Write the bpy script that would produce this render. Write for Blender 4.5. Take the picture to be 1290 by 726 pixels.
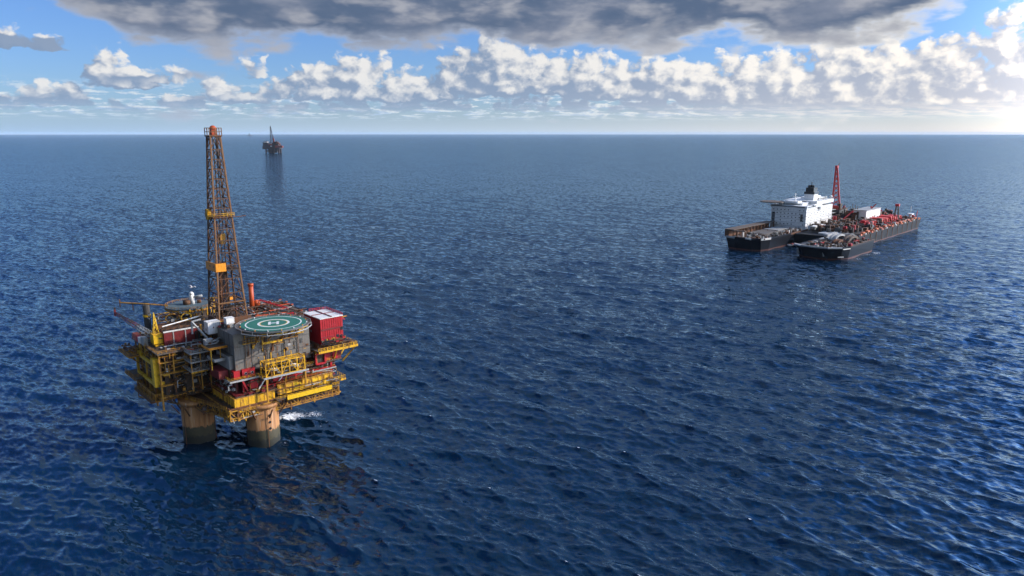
import bpy, math, random
import numpy as np

for _o in list(bpy.data.objects):
    bpy.data.objects.remove(_o)
SC = bpy.context.scene
COL = SC.collection
PI = math.pi

# ------------------------------------------------------------------ camera
F_PX, W_PX, H_PX = 930.0, 1290.0, 726.0
CAM_H = 130.0
PITCH = math.atan(195.0 / F_PX)
cam_data = bpy.data.cameras.new('camera')
cam_data.sensor_width = 36.0
cam_data.lens = 36.0 * F_PX / W_PX
cam_data.clip_start = 1.0
cam_data.clip_end = 200000.0
cam = bpy.data.objects.new('camera', cam_data)
COL.objects.link(cam)
cam.location = (0, 0, CAM_H)
cam.rotation_euler = (PI / 2 - PITCH, 0, 0)
SC.camera = cam

# ------------------------------------------------------------------ exposure
SC.view_settings.view_transform = 'Standard'
SC.view_settings.look = 'None'
SC.view_settings.exposure = 0.0
SC.view_settings.gamma = 1.0
SC.view_settings.use_curve_mapping = False
SC.cycles.max_bounces = 6
SC.cycles.diffuse_bounces = 2
SC.cycles.glossy_bounces = 3
SC.cycles.volume_bounces = 0
SC.cycles.caustics_reflective = False
SC.cycles.caustics_refractive = False
SC.cycles.sample_clamp_indirect = 4.0

# ------------------------------------------------------------------ sun
SUN_AZ = math.radians(84.0)      # clockwise from +Y, i.e. to the right of the view
SUN_EL = math.radians(27.0)
sun_data = bpy.data.lights.new('sun', 'SUN')
sun_data.energy = 5.0
sun_data.angle = math.radians(0.5)
sun_data.color = (1.0, 0.87, 0.70)
sun = bpy.data.objects.new('sun', sun_data)
COL.objects.link(sun)
sun.location = (300, 100, 300)
sun.rotation_euler = (PI / 2 - SUN_EL, 0, PI - SUN_AZ)   # local -Z points away from the sun


# ------------------------------------------------------------------ node expressions
class Net:
    """Tiny helper: arithmetic on sockets makes Math nodes."""
    def __init__(self, tree):
        self.t = tree

    def node(self, kind, **kw):
        n = self.t.nodes.new(kind)
        for k, v in kw.items():
            setattr(n, k, v)
        return n

    def put(self, sock, v):
        if isinstance(v, E):
            self.t.links.new(v.s, sock)
        elif v is not None:
            sock.default_value = v

    def math(self, op, *a, clamp=False):
        n = self.node('ShaderNodeMath', operation=op, use_clamp=clamp)
        for i, v in enumerate(a):
            self.put(n.inputs[i], v)
        return E(self, n.outputs[0])

    def vec(self, x, y, z=0.0):
        n = self.node('ShaderNodeCombineXYZ')
        for i, v in enumerate((x, y, z)):
            self.put(n.inputs[i], v)
        return E(self, n.outputs[0])

    def sep(self, v):
        n = self.node('ShaderNodeSeparateXYZ')
        self.put(n.inputs[0], v)
        return [E(self, o) for o in n.outputs]

    def noise(self, v, scale=1.0, detail=4.0, rough=0.5, dist=0.0, col=False, dims='3D'):
        n = self.node('ShaderNodeTexNoise', noise_dimensions=dims)
        self.put(n.inputs['Vector'], v)
        for k, x in (('Scale', scale), ('Detail', detail), ('Roughness', rough), ('Distortion', dist)):
            self.put(n.inputs[k], x)
        return E(self, n.outputs['Color' if col else 'Fac'])

    def voro(self, v, scale=1.0, detail=2.0, rough=0.5, smooth=0.3):
        n = self.node('ShaderNodeTexVoronoi', feature='SMOOTH_F1', voronoi_dimensions='2D')
        self.put(n.inputs['Vector'], v)
        for k, x in (('Scale', scale), ('Detail', detail), ('Roughness', rough), ('Smoothness', smooth)):
            if k in n.inputs:
                self.put(n.inputs[k], x)
        return E(self, n.outputs['Distance'])

    def smooth(self, x, a, b, lo=0.0, hi=1.0):
        n = self.node('ShaderNodeMapRange', interpolation_type='SMOOTHSTEP')
        for i, v in enumerate((x, a, b, lo, hi)):
            self.put(n.inputs[i], v)
        return E(self, n.outputs[0])

    def lin(self, x, a, b, lo=0.0, hi=1.0):
        n = self.node('ShaderNodeMapRange')
        for i, v in enumerate((x, a, b, lo, hi)):
            self.put(n.inputs[i], v)
        return E(self, n.outputs[0])

    def mix(self, f, a, b):
        n = self.node('ShaderNodeMix', data_type='RGBA')
        self.put(n.inputs[0], f)
        for i, v in ((6, a), (7, b)):
            if isinstance(v, tuple) and len(v) == 3:
                v = v + (1.0,)
            self.put(n.inputs[i], v)
        return E(self, n.outputs[2])

    def cscale(self, c, f):
        n = self.node('ShaderNodeVectorMath', operation='SCALE')
        self.put(n.inputs[0], c)
        self.put(n.inputs['Scale'], f)
        return E(self, n.outputs[0])

    def vm(self, op, a, b):
        n = self.node('ShaderNodeVectorMath', operation=op)
        self.put(n.inputs[0], a)
        self.put(n.inputs[1], b)
        return E(self, n.outputs[0])


class E:
    def __init__(self, net, s):
        self.n, self.s = net, s

    def __add__(self, o): return self.n.math('ADD', self, o)
    __radd__ = __add__
    def __sub__(self, o): return self.n.math('SUBTRACT', self, o)
    def __rsub__(self, o): return self.n.math('SUBTRACT', o, self)
    def __mul__(self, o): return self.n.math('MULTIPLY', self, o)
    __rmul__ = __mul__
    def __truediv__(self, o): return self.n.math('DIVIDE', self, o)
    def __rtruediv__(self, o): return self.n.math("DIVIDE", o, self)
    def max(self, o): return self.n.math('MAXIMUM', self, o)
    def min(self, o): return self.n.math('MINIMUM', self, o)
    def pow(self, o): return self.n.math('POWER', self, o)
    def clamp(self): return self.n.math('ADD', self, 0.0, clamp=True)


# ------------------------------------------------------------------ sky: Nishita air with clouds laid out by compass bearing and height
def sky_dir(u, v):
    """bearing and height (radians) of a direction in the view"""
    a, b = (u - W_PX / 2) / F_PX, (v - H_PX / 2) / F_PX
    dy = math.cos(PITCH) - b * math.sin(PITCH)
    dz = -math.sin(PITCH) - b * math.cos(PITCH)
    return math.atan2(a, dy), math.atan2(dz, math.hypot(a, dy))


# heaps: (left-right place, base height, half width, height above base, strength)
HEAPS = []
for (u, base, hw, top, k) in [
        (140, 106, 34, 60, 1.0), (172, 108, 30, 88, .8), (213, 103, 30, 74, .8), (276, 124, 32, 98, .9),
        (72, 130, 50, 100, .85), (10, 134, 26, 106, .6), (318, 96, 26, 68, .55), (342, 118, 22, 100, .35),
        (412, 122, 64, 78, 1.1), (452, 122, 60, 60, 1.05), (380, 124, 44, 98, .95), (500, 126, 54, 82, 1.05), (540, 124, 50, 84, 1.0), (306, 130, 40, 112, .8), (230, 134, 40, 116, .75),
        (575, 112, 44, 62, .95), (632, 114, 78, 44, 1.25), (600, 114, 44, 50, 1.0), (690, 115, 58, 64, 1.1),
        (742, 114, 46, 60, 1.1), (770, 122, 66, 74, 1.1), (830, 122, 62, 62, 1.2), (880, 124, 68, 70, 1.15),
        (925, 128, 66, 68, 1.2), (985, 132, 76, 64, 1.25), (1050, 134, 76, 52, 1.25), (1105, 126, 72, 42, 1.2),
        (1165, 134, 74, 56, 1.05), (1230, 132, 74, 34, 1.05), (1290, 130, 70, 28, 1.0), (1370, 130, 90, 40, 1.0),
        (540, 138, 70, 112, .7), (690, 138, 80, 116, .75), (840, 140, 90, 118, .8), (1000, 142, 120, 110, .9),
        (1180, 142, 120, 104, .9), (160, 141, 60, 126, .5), (360, 141, 60, 124, .55), (440, 142, 60, 122, .55), (-120, 128, 90, 70, .9),
        (1268, 98, 62, 2, 1.0), (1340, 112, 90, -8, 1.0), (1165, 100, 56, 44, .95), (28, 60, 56, 36, .8)]:
    a0, e0 = sky_dir(u, base)
    _, e1 = sky_dir(u, top)
    HEAPS.append((a0, e0, 1.12 * hw / F_PX * math.cos(a0) ** 1.2, 1.1 * (e1 - e0), k))


def make_cloud_group():
    """density of the heaped clouds at a (bearing, height) point"""
    g = bpy.data.node_groups.new('cloud_heap_density', 'ShaderNodeTree')
    g.interface.new_socket('Place', in_out='INPUT', socket_type='NodeSocketVector')
    g.interface.new_socket('Density', in_out='OUTPUT', socket_type='NodeSocketFloat')
    g.interface.new_socket('Coarse', in_out='OUTPUT', socket_type='NodeSocketFloat')
    n = Net(g)
    gi, go = n.node('NodeGroupInput'), n.node('NodeGroupOutput')
    P = E(n, gi.outputs[0])
    A, H, _ = n.sep(P)
    low = n.noise(n.vec(A * 26.0, H * 34.0, 3.0), 1.0, 2.0, 0.5)
    warp = n.noise(n.vec(A * 48.0, H * 60.0, 1.0), 1.0, 3.0, 0.55, col=True)
    wx, wy, _w = n.sep(warp)
    A2 = A + (wx - 0.5) * 0.024
    H2 = H + (wy - 0.5) * 0.014
    f = None
    for (a0, e0, ra, hh, k) in HEAPS:
        x = (A2 - a0) * (1.0 / ra)
        y = H2 - e0
        yy = (y * (1.0 / hh)).max(y * (-1.0 / (0.12 * hh + 0.0012)))
        q = n.math('MULTIPLY_ADD', x, x, yy * yy)
        fi = q * (-1.0 * k) + k
        f = fi if f is None else f.max(fi)
    body = f.max(-1.2) + (low - 0.5) * 0.9
    puff = n.voro(n.vec(A2 * 0.9, H2 * 1.15), 44.0, 3.0, 0.5, 0.75)
    fine = n.noise(n.vec(A * 210.0, H * 260.0, 2.0), 1.0, 3.0, 0.6)
    dens = body + (0.50 - puff) * 0.95 + (fine - 0.5) * 0.15
    n.t.links.new(dens.s, go.inputs[0])
    n.t.links.new(body.s, go.inputs[1])
    return g


def build_world():
    w = bpy.data.worlds.new('World')
    SC.world = w
    w.use_nodes = True
    t = w.node_tree
    t.nodes.clear()
    n = Net(t)
    tc = n.node('ShaderNodeTexCoord')
    D = E(n, tc.outputs['Generated'])
    dx, dy, dz = n.sep(D)
    A = n.math('ARCTAN2', dx, dy)
    hor = n.math('SQRT', dx * dx + dy * dy)
    H = n.math('ARCTAN2', dz, hor)
    sky = n.node('ShaderNodeTexSky', sky_type='NISHITA')
    sky.sun_disc = False
    sky.sun_elevation = SUN_EL
    sky.sun_rotation = SUN_AZ
    sky.altitude = 100
    sky.air_density = 1.0
    sky.dust_density = 0.6
    sky.ozone_density = 2.0
    skyc = E(n, sky.outputs[0])

    tosun = n.smooth(A, -0.1, 0.62)
    # ---- heaped clouds and their light side
    grp = make_cloud_group()

    def dens(a, h):
        gn = n.node('ShaderNodeGroup', node_tree=grp)
        n.put(gn.inputs[0], n.vec(a, h, 0.0))
        return E(n, gn.outputs[0]), E(n, gn.outputs[1])
    d0 = dens(A, H)
    d1 = dens(A + 0.011, H + 0.006)
    d2 = dens(A + 0.022, H + 0.022)
    d3 = dens(A - 0.004, H - 0.016)
    alpha1 = n.smooth(d0[0], -0.06, 0.34)
    lit = n.smooth((d0[0] - d1[0]) * 1.5 + (d0[1] - d2[1]).min(0.6).max(-0.8) * 1.0, -0.30, 1.40) * n.smooth(d3[1], -0.65, 0.55, 0.05, 1.0)
    # ---- far cloud field near the horizon
    hh = H.max(0.004)
    lh = n.math('LOGARITHM', hh + 0.012, 2.718)
    fa = n.noise(n.vec(A * 34.0, lh * 8.0, 5.0), 1.0, 6.0, 0.62)
    fa2 = n.noise(n.vec(A * 34.0 + 0.25, lh * 8.0 + 0.3, 5.0), 1.0, 6.0, 0.62)
    band = n.smooth(H, 0.013, 0.026) * n.smooth(H, 0.066, 0.040)
    alpha2 = n.smooth(fa + tosun * 0.10, 0.47, 0.58) * band * 0.9
    lit2 = n.smooth(fa - fa2, -0.06, 0.10)
    # ---- the dark layer overhead, laid flat at its height
    inv = 1.0 / hh.max(0.03)
    px, py = n.math('SINE', A) * inv, n.math('COSINE', A) * inv
    big = n.noise(n.vec(px * 0.33, py * 0.33, 7.0), 1.0, 3.0, 0.5)
    def under(a, h):
        nz = n.noise(n.vec(a * 6.5, h * 21.0, 9.0), 1.0, 5.0, 0.55)
        wv = n.noise(n.vec(a * 14.0, h * 30.0, 4.0), 1.0, 3.0, 0.5, col=True)
        w1, w2, _ = n.sep(wv)
        pf = n.voro(n.vec(a + (w1 - 0.5) * 0.05, h * 2.0 + (w2 - 0.5) * 0.05), 17.0, 3.0, 0.5, 0.8)
        return nz * 0.80 + (1.0 - pf) * 0.20 - 0.02
    med = under(A, H)
    med2 = under(A + 0.03, H + 0.013)
    edge = n.noise(n.vec(A * 7.0, 0.0, 4.0), 1.0, 2.0, 0.5)
    # its underside hangs lower on the right of the middle, and ends at both sides
    hang = n.smooth(A, -0.62, -0.40) * n.smooth(A, 0.60, 0.44)
    rear = n.smooth(A * A, 3.0, 5.5)      # dark cloud added behind the viewer, unseen, to cut the fill light
    lay = n.lin(H, 0.085, 0.155, -0.55, 0.75) + (edge - 0.5) * 1.3 + (med - 0.5) * 2.1 + hang * 0.75 + rear * 1.1 - 0.36 + n.smooth(A, -0.20, -0.36) * n.smooth(A, -0.60, -0.50) * 0.16 - n.smooth(H, 0.20, 0.50) * (0.95 - rear * 0.7)
    alpha3 = n.smooth(lay, 0.0, 0.34)
    core = n.smooth(lay, 0.08, 0.60)
    lit3 = n.smooth(med - med2, -0.05, 0.22)
    # ---- colours
    white = n.mix(tosun, (0.84, 0.83, 0.82), (1.10, 1.04, 0.96))
    grey = n.mix(tosun, (0.24, 0.33, 0.49), (0.46, 0.51, 0.63))
    c1 = n.mix(lit, grey, white)
    c2 = n.mix(lit2, n.mix(tosun, (0.40, 0.55, 0.78), (0.66, 0.70, 0.78)), n.mix(tosun, (0.80, 0.85, 0.88), (1.0, .97, .92)))
    c3a = n.mix(n.smooth(med, 0.34, 0.62), (0.105, 0.155, 0.255), (0.24, 0.275, 0.365))
    c3 = n.mix(core, n.mix(tosun, (0.42, 0.46, 0.56), (0.95, 0.93, 0.90)), n.mix(lit3 * 0.45, c3a, (0.62, 0.61, 0.63)))
    # ---- stack them: air, far field, heaps, dark layer, and the pale air in front of the lowest
    air = n.vm('MULTIPLY', n.cscale(skyc, 0.105), (0.62, 0.89, 1.46))
    col = n.mix(alpha2, air, c2)
    col = n.mix(alpha1 * n.smooth(H, 0.015, 0.04), col, c1)
    col = n.mix(alpha3, col, c3)
    pale = n.mix(tosun, (0.62, 0.74, 0.86), (0.96, 0.89, 0.83))
    pale = n.mix(n.smooth(A, -0.65, 0.1), (0.43, 0.62, 0.86), pale)
    veil = n.math('EXPONENT', H.max(0.0) * -44.0)
    col = n.mix(veil * 0.92, col, pale)
    # the air and clouds brighten towards the sun, outside the frame
    near_sun = n.smooth(A, 0.47, 1.15) * n.smooth(A, 2.6, 1.9) * n.smooth(H, 1.2, 0.3)
    col = n.vm('MULTIPLY', col, n.vec(1.0 + near_sun * 6.5, 1.0 + near_sun * 5.6, 1.0 + near_sun * 4.6))
    over = n.smooth(H, 0.35, 0.9) * (1.0 - near_sun)
    col = n.vm('MULTIPLY', col, n.vec(1.0 + over * 0.10, 1.0 + over * 0.38, 1.0 + over * 0.36))
    bg = n.node('ShaderNodeBackground')
    n.put(bg.inputs[0], n.cscale(col, 10.0))
    bg.inputs[1].default_value = 0.1
    out = n.node('ShaderNodeOutputWorld')
    t.links.new(bg.outputs[0], out.inputs[0])
    w.cycles.sampling_method = 'MANUAL'
    w.cycles.sample_map_resolution = 512


build_world()


# ------------------------------------------------------------------ the sea
WAVE_DIR = math.radians(233.0)


def sea_waves():
    rng = np.random.RandomState(11)
    ws = []
    N = 150
    for i in range(N):
        lam = 2.6 * (88.0 / 2.6) ** ((i + rng.rand()) / N)
        spread = 0.36 + 0.36 * math.exp(-lam / 8.0)
        th = WAVE_DIR + rng.normal(0, spread)
        k = 2 * PI / lam
        s = (0.0285 if lam > 7 else 0.033) * (1.0 if lam < 14 else (14.0 / lam) ** 1.0) * (1.0 if lam < 55 else (55.0 / lam) ** 2.0)
        ws.append((k * math.cos(th), k * math.sin(th), s / k, rng.rand() * 2 * PI, k))
    return ws


def build_sea(foam_spots):
    dth = 0.00115
    dense = math.radians(43.0)
    az = np.concatenate([np.arange(-PI, -dense - 0.02, 0.05), np.arange(-dense, dense, dth), np.arange(dense + 0.01, PI - 0.02, 0.05)])
    dep = np.concatenate([np.array([1.45, 1.3, 1.1, 0.95, 0.85, 0.78, 0.72, 0.68]), np.arange(0.655, 0.0030, -dth), np.array([0.0024, 0.00205, 0.0018, 0.0015])])
    r = CAM_H / np.tan(dep)
    dr = np.gradient(r)
    R, AZ = np.meshgrid(r, az, indexing='ij')
    DR = np.abs(np.repeat(dr[:, None], len(az), 1))
    DA = np.abs(np.gradient(az))[None, :] * R
    X = (R * np.sin(AZ)).astype(np.float32)
    Y = (R * np.cos(AZ)).astype(np.float32)
    rx, ry = np.sin(AZ).astype(np.float32), np.cos(AZ).astype(np.float32)
    Z = np.zeros_like(X); DX = np.zeros_like(X); DY = np.zeros_like(X)
    lost = np.zeros_like(X); jac = np.zeros_like(X)
    DR = DR.astype(np.float32); DA = DA.astype(np.float32)
    lim = int(np.searchsorted(r, 9000.0))
    # gusts: patches of steeper and of calmer water
    gx, gy = X / 330.0, Y / 330.0
    gust = 1.0 + 0.22 * np.sin(gx * 1.3 + 0.7 * np.sin(gy * 1.1)) * np.sin(gy * 0.9 + 1.2 * np.sin(gx * 0.7 + 1.0))
    for kx, ky, a, ph, k in sea_waves():
        ss = slice(0, lim)
        st = np.maximum(np.abs(kx * rx[ss] + ky * ry[ss]) * DR[ss], np.abs(kx * ry[ss] - ky * rx[ss]) * DA[ss])
        w = np.clip((2.5 - st) / 1.3, 0, 1)
        p = kx * X[ss] + ky * Y[ss] + ph
        c, s = np.cos(p), np.sin(p)
        aw = a * w
        Z[ss] += aw * c
        q = 1.0
        DX[ss] -= q * aw * (kx / k) * s
        DY[ss] -= q * aw * (ky / k) * s
        jac[ss] += q * aw * k * c
        lost[ss] += 0.5 * (a * k) ** 2 * (1 - w * w)
        lost[lim:] += 0.5 * (a * k) ** 2
    Z *= gust; 
    X2, Y2 = X + DX * gust, Y + DY * gust
    near = (R > 180) & (R < 2500) & (np.abs(AZ) < 0.7)
    jg = jac * gust
    lo, hi = np.percentile(jg[near], [99.86, 99.985])
    foam = np.clip((jg - lo) / (hi - lo), 0, 1) * 0.8
    for (fx, fy, fr, fs) in foam_spots:
        d = np.hypot(X - fx, Y - fy) / fr
        foam = np.maximum(foam, fs * np.clip(1.35 - d, 0, 1))
    nr, nc = X.shape
    co = np.stack([X2, Y2, Z], -1).reshape(-1, 3)
    ids = np.arange(nr * nc).reshape(nr, nc)
    nxt = np.roll(ids, -1, axis=1)
    quads = np.stack([ids[:-1], ids[1:], nxt[1:], nxt[:-1]], -1).reshape(-1, 4)[:, ::-1]
    nq = len(quads)
    cap = ids[0][::-1]
    nl = nq * 4 + len(cap)
    me = bpy.data.meshes.new('sea_water')
    me.vertices.add(len(co)); me.vertices.foreach_set('co', co.astype(np.float32).ravel())
    me.loops.add(nl)
    me.loops.foreach_set('vertex_index', np.concatenate([quads.ravel(), cap]).astype(np.int32))
    me.polygons.add(nq + 1)
    me.polygons.foreach_set('loop_start', np.concatenate([np.arange(nq) * 4, [nq * 4]]).astype(np.int32))
    me.update(calc_edges=True)
    me.polygons.foreach_set('use_smooth', np.ones(nq + 1, dtype=bool))
    for nm, arr in (('foam', foam), ('lost', np.sqrt(lost))):
        at = me.attributes.new(nm, 'FLOAT', 'POINT')
        at.data.foreach_set('value', arr.astype(np.float32).ravel())
    me.validate()
    o = bpy.data.objects.new('sea_water', me)
    o['kind'] = 'structure'
    COL.objects.link(o)
    me.materials.append(sea_material())
    return o


def sea_material():
    m = bpy.data.materials.new('sea_water')
    m.use_nodes = True
    t = m.node_tree
    t.nodes.clear()
    n = Net(t)
    geo = n.node('ShaderNodeNewGeometry')
    P = E(n, geo.outputs['Position'])
    x, y, z = n.sep(P)
    ca, sa = math.cos(WAVE_DIR), math.sin(WAVE_DIR)
    al = x * ca + y * sa           # along the wind
    ac = x * (-sa) + y * ca        # along the crests
    lost = n.node('ShaderNodeAttribute', attribute_name='lost')
    L = E(n, lost.outputs['Fac'])
    foam = n.node('ShaderNodeAttribute', attribute_name='foam')
    FO = E(n, foam.outputs['Fac'])

    def slopes(scale, stretch, amp, detail, seed):
        c = n.noise(n.vec(al * scale, ac * (scale * stretch), seed), 1.0, detail, 0.6, col=True)
        r_, g_, _ = n.sep(c)
        return (r_ - 0.5) * amp, (g_ - 0.5) * amp
    gust = n.noise(n.vec(al * 0.0045, ac * 0.006, 8.0), 1.0, 3.0, 0.55)
    ga = n.lin(gust, 0.32, 0.68, 0.50, 1.5)
    s1 = slopes(0.80, 0.36, ga * 0.74, 4.0, 1.0)
    s2 = slopes(0.23, 0.40, L * 8.5, 3.0, 2.0)
    s4 = slopes(0.36, 0.42, ga * 0.34, 2.0, 6.0)
    s3 = slopes(0.026, 0.36, L * 1.5, 2.0, 4.0)
    sa_ = s1[0] + s2[0] + s3[0] + s4[0]
    sc_ = (s1[1] + s2[1] + s3[1] + s4[1]) * 0.75
    # slopes back in world axes
    nx = (sa_ * ca - sc_ * sa) * -1.0
    ny = (sa_ * sa + sc_ * ca) * -1.0
    N = n.vm('ADD', E(n, geo.outputs['Normal']), n.vec(nx, ny, 0.0))
    nn = n.node('ShaderNodeVectorMath', operation='NORMALIZE')
    n.put(nn.inputs[0], N)
    Nn = E(n, nn.outputs[0])
    # foam pattern
    f1 = n.noise(n.vec(x * 0.8, y * 0.8, z * 0.8), 1.0, 6.0, 0.68, 0.6)
    lace = n.smooth(f1 + FO * 0.55, 0.80, 0.98) * n.smooth(FO, 0.02, 0.2)
    tint = n.noise(n.vec(x * 0.004, y * 0.004, 2.0), 1.0, 2.0, 0.5)
    body = n.mix(tint, (0.0004, 0.0090, 0.024), (0.0008, 0.0130, 0.034))
    # a rough sea hides part of its own mirror at low angles: the reflectance levels off below one
    fr = n.node('ShaderNodeFresnel')
    fr.inputs['IOR'].default_value = 1.40
    n.put(fr.inputs['Normal'], Nn)
    F = E(n, fr.outputs[0])
    F = F * 1.75 / (F * 1.75 + 1.0)
    di = n.node('ShaderNodeBsdfDiffuse')
    n.put(di.inputs['Color'], n.mix(lace, body, (0.78, 0.80, 0.82)))
    n.put(di.inputs['Normal'], Nn)
    gl = n.node('ShaderNodeBsdfGlossy')
    n.put(gl.inputs['Color'], (0.58, 0.80, 1.0, 1.0))
    gl.inputs['Roughness'].default_value = 0.07
    n.put(gl.inputs['Normal'], Nn)
    mx = n.node('ShaderNodeMixShader')
    n.put(mx.inputs[0], F * (1.0 - lace))
    t.links.new(di.outputs[0], mx.inputs[1])
    t.links.new(gl.outputs[0], mx.inputs[2])
    out = n.node('ShaderNodeOutputMaterial')
    t.links.new(mx.outputs[0], out.inputs[0])
    return m


# ------------------------------------------------------------------ materials
MATS = {}


def paint(name, col, rust=0.3, rough=0.5, metal=0.0, rustcol=(0.13, 0.05, 0.018), dirt=0.25, scale=0.5, streak=0.22, panel=0.0, spec=0.5):
    """painted steel with weather: rust patches, run-off streaks, uneven dirt"""
    if name in MATS:
        return MATS[name]
    m = bpy.data.materials.new(name)
    m.use_nodes = True
    t = m.node_tree
    t.nodes.clear()
    n = Net(t)
    tc = n.node('ShaderNodeTexCoord')
    P = E(n, tc.outputs['Object'])
    x, y, z = n.sep(P)
    a = n.noise(n.vec(x * scale, y * scale, z * (scale * streak)), 1.0, 6.0, 0.65)
    b = n.noise(n.vec(x * scale * 3.1, y * scale * 3.1, z * scale * 2.2 + 7.0), 1.0, 4.0, 0.6)
    mask = n.smooth(a * 0.7 + b * 0.3, 0.66 - 0.36 * rust, 0.76 - 0.30 * rust)
    c = n.mix(n.lin(b, 0.3, 0.7, 0.0, 1.0), tuple(q * (1 - dirt) for q in col), tuple(min(1, q * (1 + 0.25 * dirt)) for q in col))
    if panel:
        fx = n.math('PINGPONG', x + y, panel)
        seam = n.smooth(fx, 0.10, 0.03)
        c = n.mix(seam * 0.55, c, tuple(q * 0.35 for q in col))
    grime = n.noise(n.vec(x * 1.7, y * 1.7, z * 0.16 + 5.0), 1.0, 5.0, 0.65)
    c = n.mix(n.smooth(grime, 0.52, 0.72) * min(0.7, dirt * 2.0), c, tuple(q * 0.30 for q in col))
    rc = n.mix(b, tuple(q * 0.5 for q in rustcol), tuple(q * 1.35 for q in rustcol))
    c = n.mix(mask * min(1.0, 0.35 + rust), c, rc)
    p = n.node('ShaderNodeBsdfPrincipled')
    n.put(p.inputs['Base Color'], c)
    n.put(p.inputs['Roughness'], n.lin(mask, 0, 1, rough, 0.85))
    p.inputs['Metallic'].default_value = metal
    p.inputs['Specular IOR Level'].default_value = spec
    out = n.node('ShaderNodeOutputMaterial')
    t.links.new(p.outputs[0], out.inputs[0])
    MATS[name] = m
    return m


def concrete_leg():
    m = bpy.data.materials.new('weathered_concrete')
    m.use_nodes = True
    t = m.node_tree
    t.nodes.clear()
    n = Net(t)
    tc = n.node('ShaderNodeTexCoord')
    P = E(n, tc.outputs['Object'])
    x, y, z = n.sep(P)
    a = n.noise(n.vec(x * 0.35, y * 0.35, z * 0.07), 1.0, 5.0, 0.6)
    b = n.noise(n.vec(x * 1.1, y * 1.1, z * 1.1), 1.0, 5.0, 0.6)
    st = n.noise(n.vec(x * 0.8, y * 0.8, z * 0.03 + 3.0), 1.0, 4.0, 0.6)
    c = n.mix(n.lin(a, 0.3, 0.7), (0.28, 0.115, 0.034), (0.41, 0.205, 0.074))
    c = n.mix(n.smooth(st, 0.50, 0.66) * 0.75, c, (0.17, 0.075, 0.03))
    c = n.mix(n.smooth(st, 0.42, 0.30) * 0.5, c, (0.55, 0.50, 0.44))
    zz = z + (a - 0.5) * 4.0 + (b - 0.5) * 2.4 + (st - 0.5) * 3.0
    c = n.mix(n.smooth(zz, 7.4, 6.6), c, n.mix(b, (0.022, 0.021, 0.009), (0.058, 0.046, 0.018)))
    c = n.mix(n.smooth(zz, 3.4, 2.2), c, (0.016, 0.016, 0.010))
    p = n.node('ShaderNodeBsdfPrincipled')
    n.put(p.inputs['Base Color'], c)
    p.inputs['Roughness'].default_value = 0.75
    bp = n.node('ShaderNodeBump')
    bp.inputs['Strength'].default_value = 0.4
    n.put(bp.inputs['Height'], b)
    t.links.new(bp.outputs[0], p.inputs['Normal'])
    out = n.node('ShaderNodeOutputMaterial')
    t.links.new(p.outputs[0], out.inputs[0])
    return m


def M(k):
    T = {
        'yellow': ((0.72, 0.385, 0.010), 0.52, 0.5), 'clean_yellow': ((0.74, 0.44, 0.010), 0.30, 0.45),
        'ochre': ((0.46, 0.22, 0.018), 0.55, 0.6), 'orange': ((0.75, 0.27, 0.01), 0.2, 0.45),
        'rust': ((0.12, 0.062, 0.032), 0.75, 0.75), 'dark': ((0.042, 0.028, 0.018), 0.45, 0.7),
        'darkgrey': ((0.075, 0.072, 0.068), 0.3, 0.7), 'deck': ((0.105, 0.085, 0.066), 0.5, 0.8),
        'grey': ((0.165, 0.150, 0.130), 0.40, 0.6), 'lightgrey': ((0.34, 0.34, 0.33), 0.25, 0.6),
        'white': ((0.74, 0.72, 0.68), 0.12, 0.5), 'red': ((0.42, 0.010, 0.016), 0.24, 0.5),
        'darkred': ((0.17, 0.012, 0.014), 0.35, 0.6), 'vermilion': ((0.48, 0.075, 0.018), 0.25, 0.5),
        'green': ((0.022, 0.150, 0.105), 0.22, 0.7), 'teal': ((0.095, 0.135, 0.145), 0.3, 0.7),
        'black': ((0.012, 0.012, 0.013), 0.05, 0.35), 'glass': ((0.015, 0.018, 0.022), 0.0, 0.12),
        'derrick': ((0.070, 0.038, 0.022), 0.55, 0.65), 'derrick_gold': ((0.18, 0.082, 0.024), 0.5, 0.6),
        'hullblack': ((0.005, 0.007, 0.013), 0.18, 0.6), 'hullgrey': ((0.030, 0.031, 0.034), 0.25, 0.65), 'boot': ((0.10, 0.028, 0.020), 0.5, 0.6),
        'shipdeck': ((0.115, 0.105, 0.095), 0.4, 0.8), 'shipwhite': ((0.80, 0.80, 0.78), 0.06, 0.45),
        'marking': ((0.70, 0.70, 0.67), 0.24, 0.7), 'net': ((0.20, 0.18, 0.165), 0.3, 0.7),
        'far': ((0.055, 0.034, 0.032), 0.3, 0.8), 'farred': ((0.24, 0.05, 0.03), 0.3, 0.8), 'fargrey': ((0.42, 0.40, 0.40), 0.2, 0.8),
        'feather': ((0.06, 0.055, 0.05), 0.0, 0.8), 'shipred': ((0.55, 0.03, 0.022), 0.12, 0.5), 'shiporange': ((0.62, 0.16, 0.06), 0.2, 0.5),
    }
    c, r, ro = T[k]
    pn = {'grey': 2.7, 'red': 1.1}.get(k, 0.0)
    return paint(k, c, r, ro, panel=pn, spec=0.12 if k.startswith('hull') else 0.4)


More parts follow.
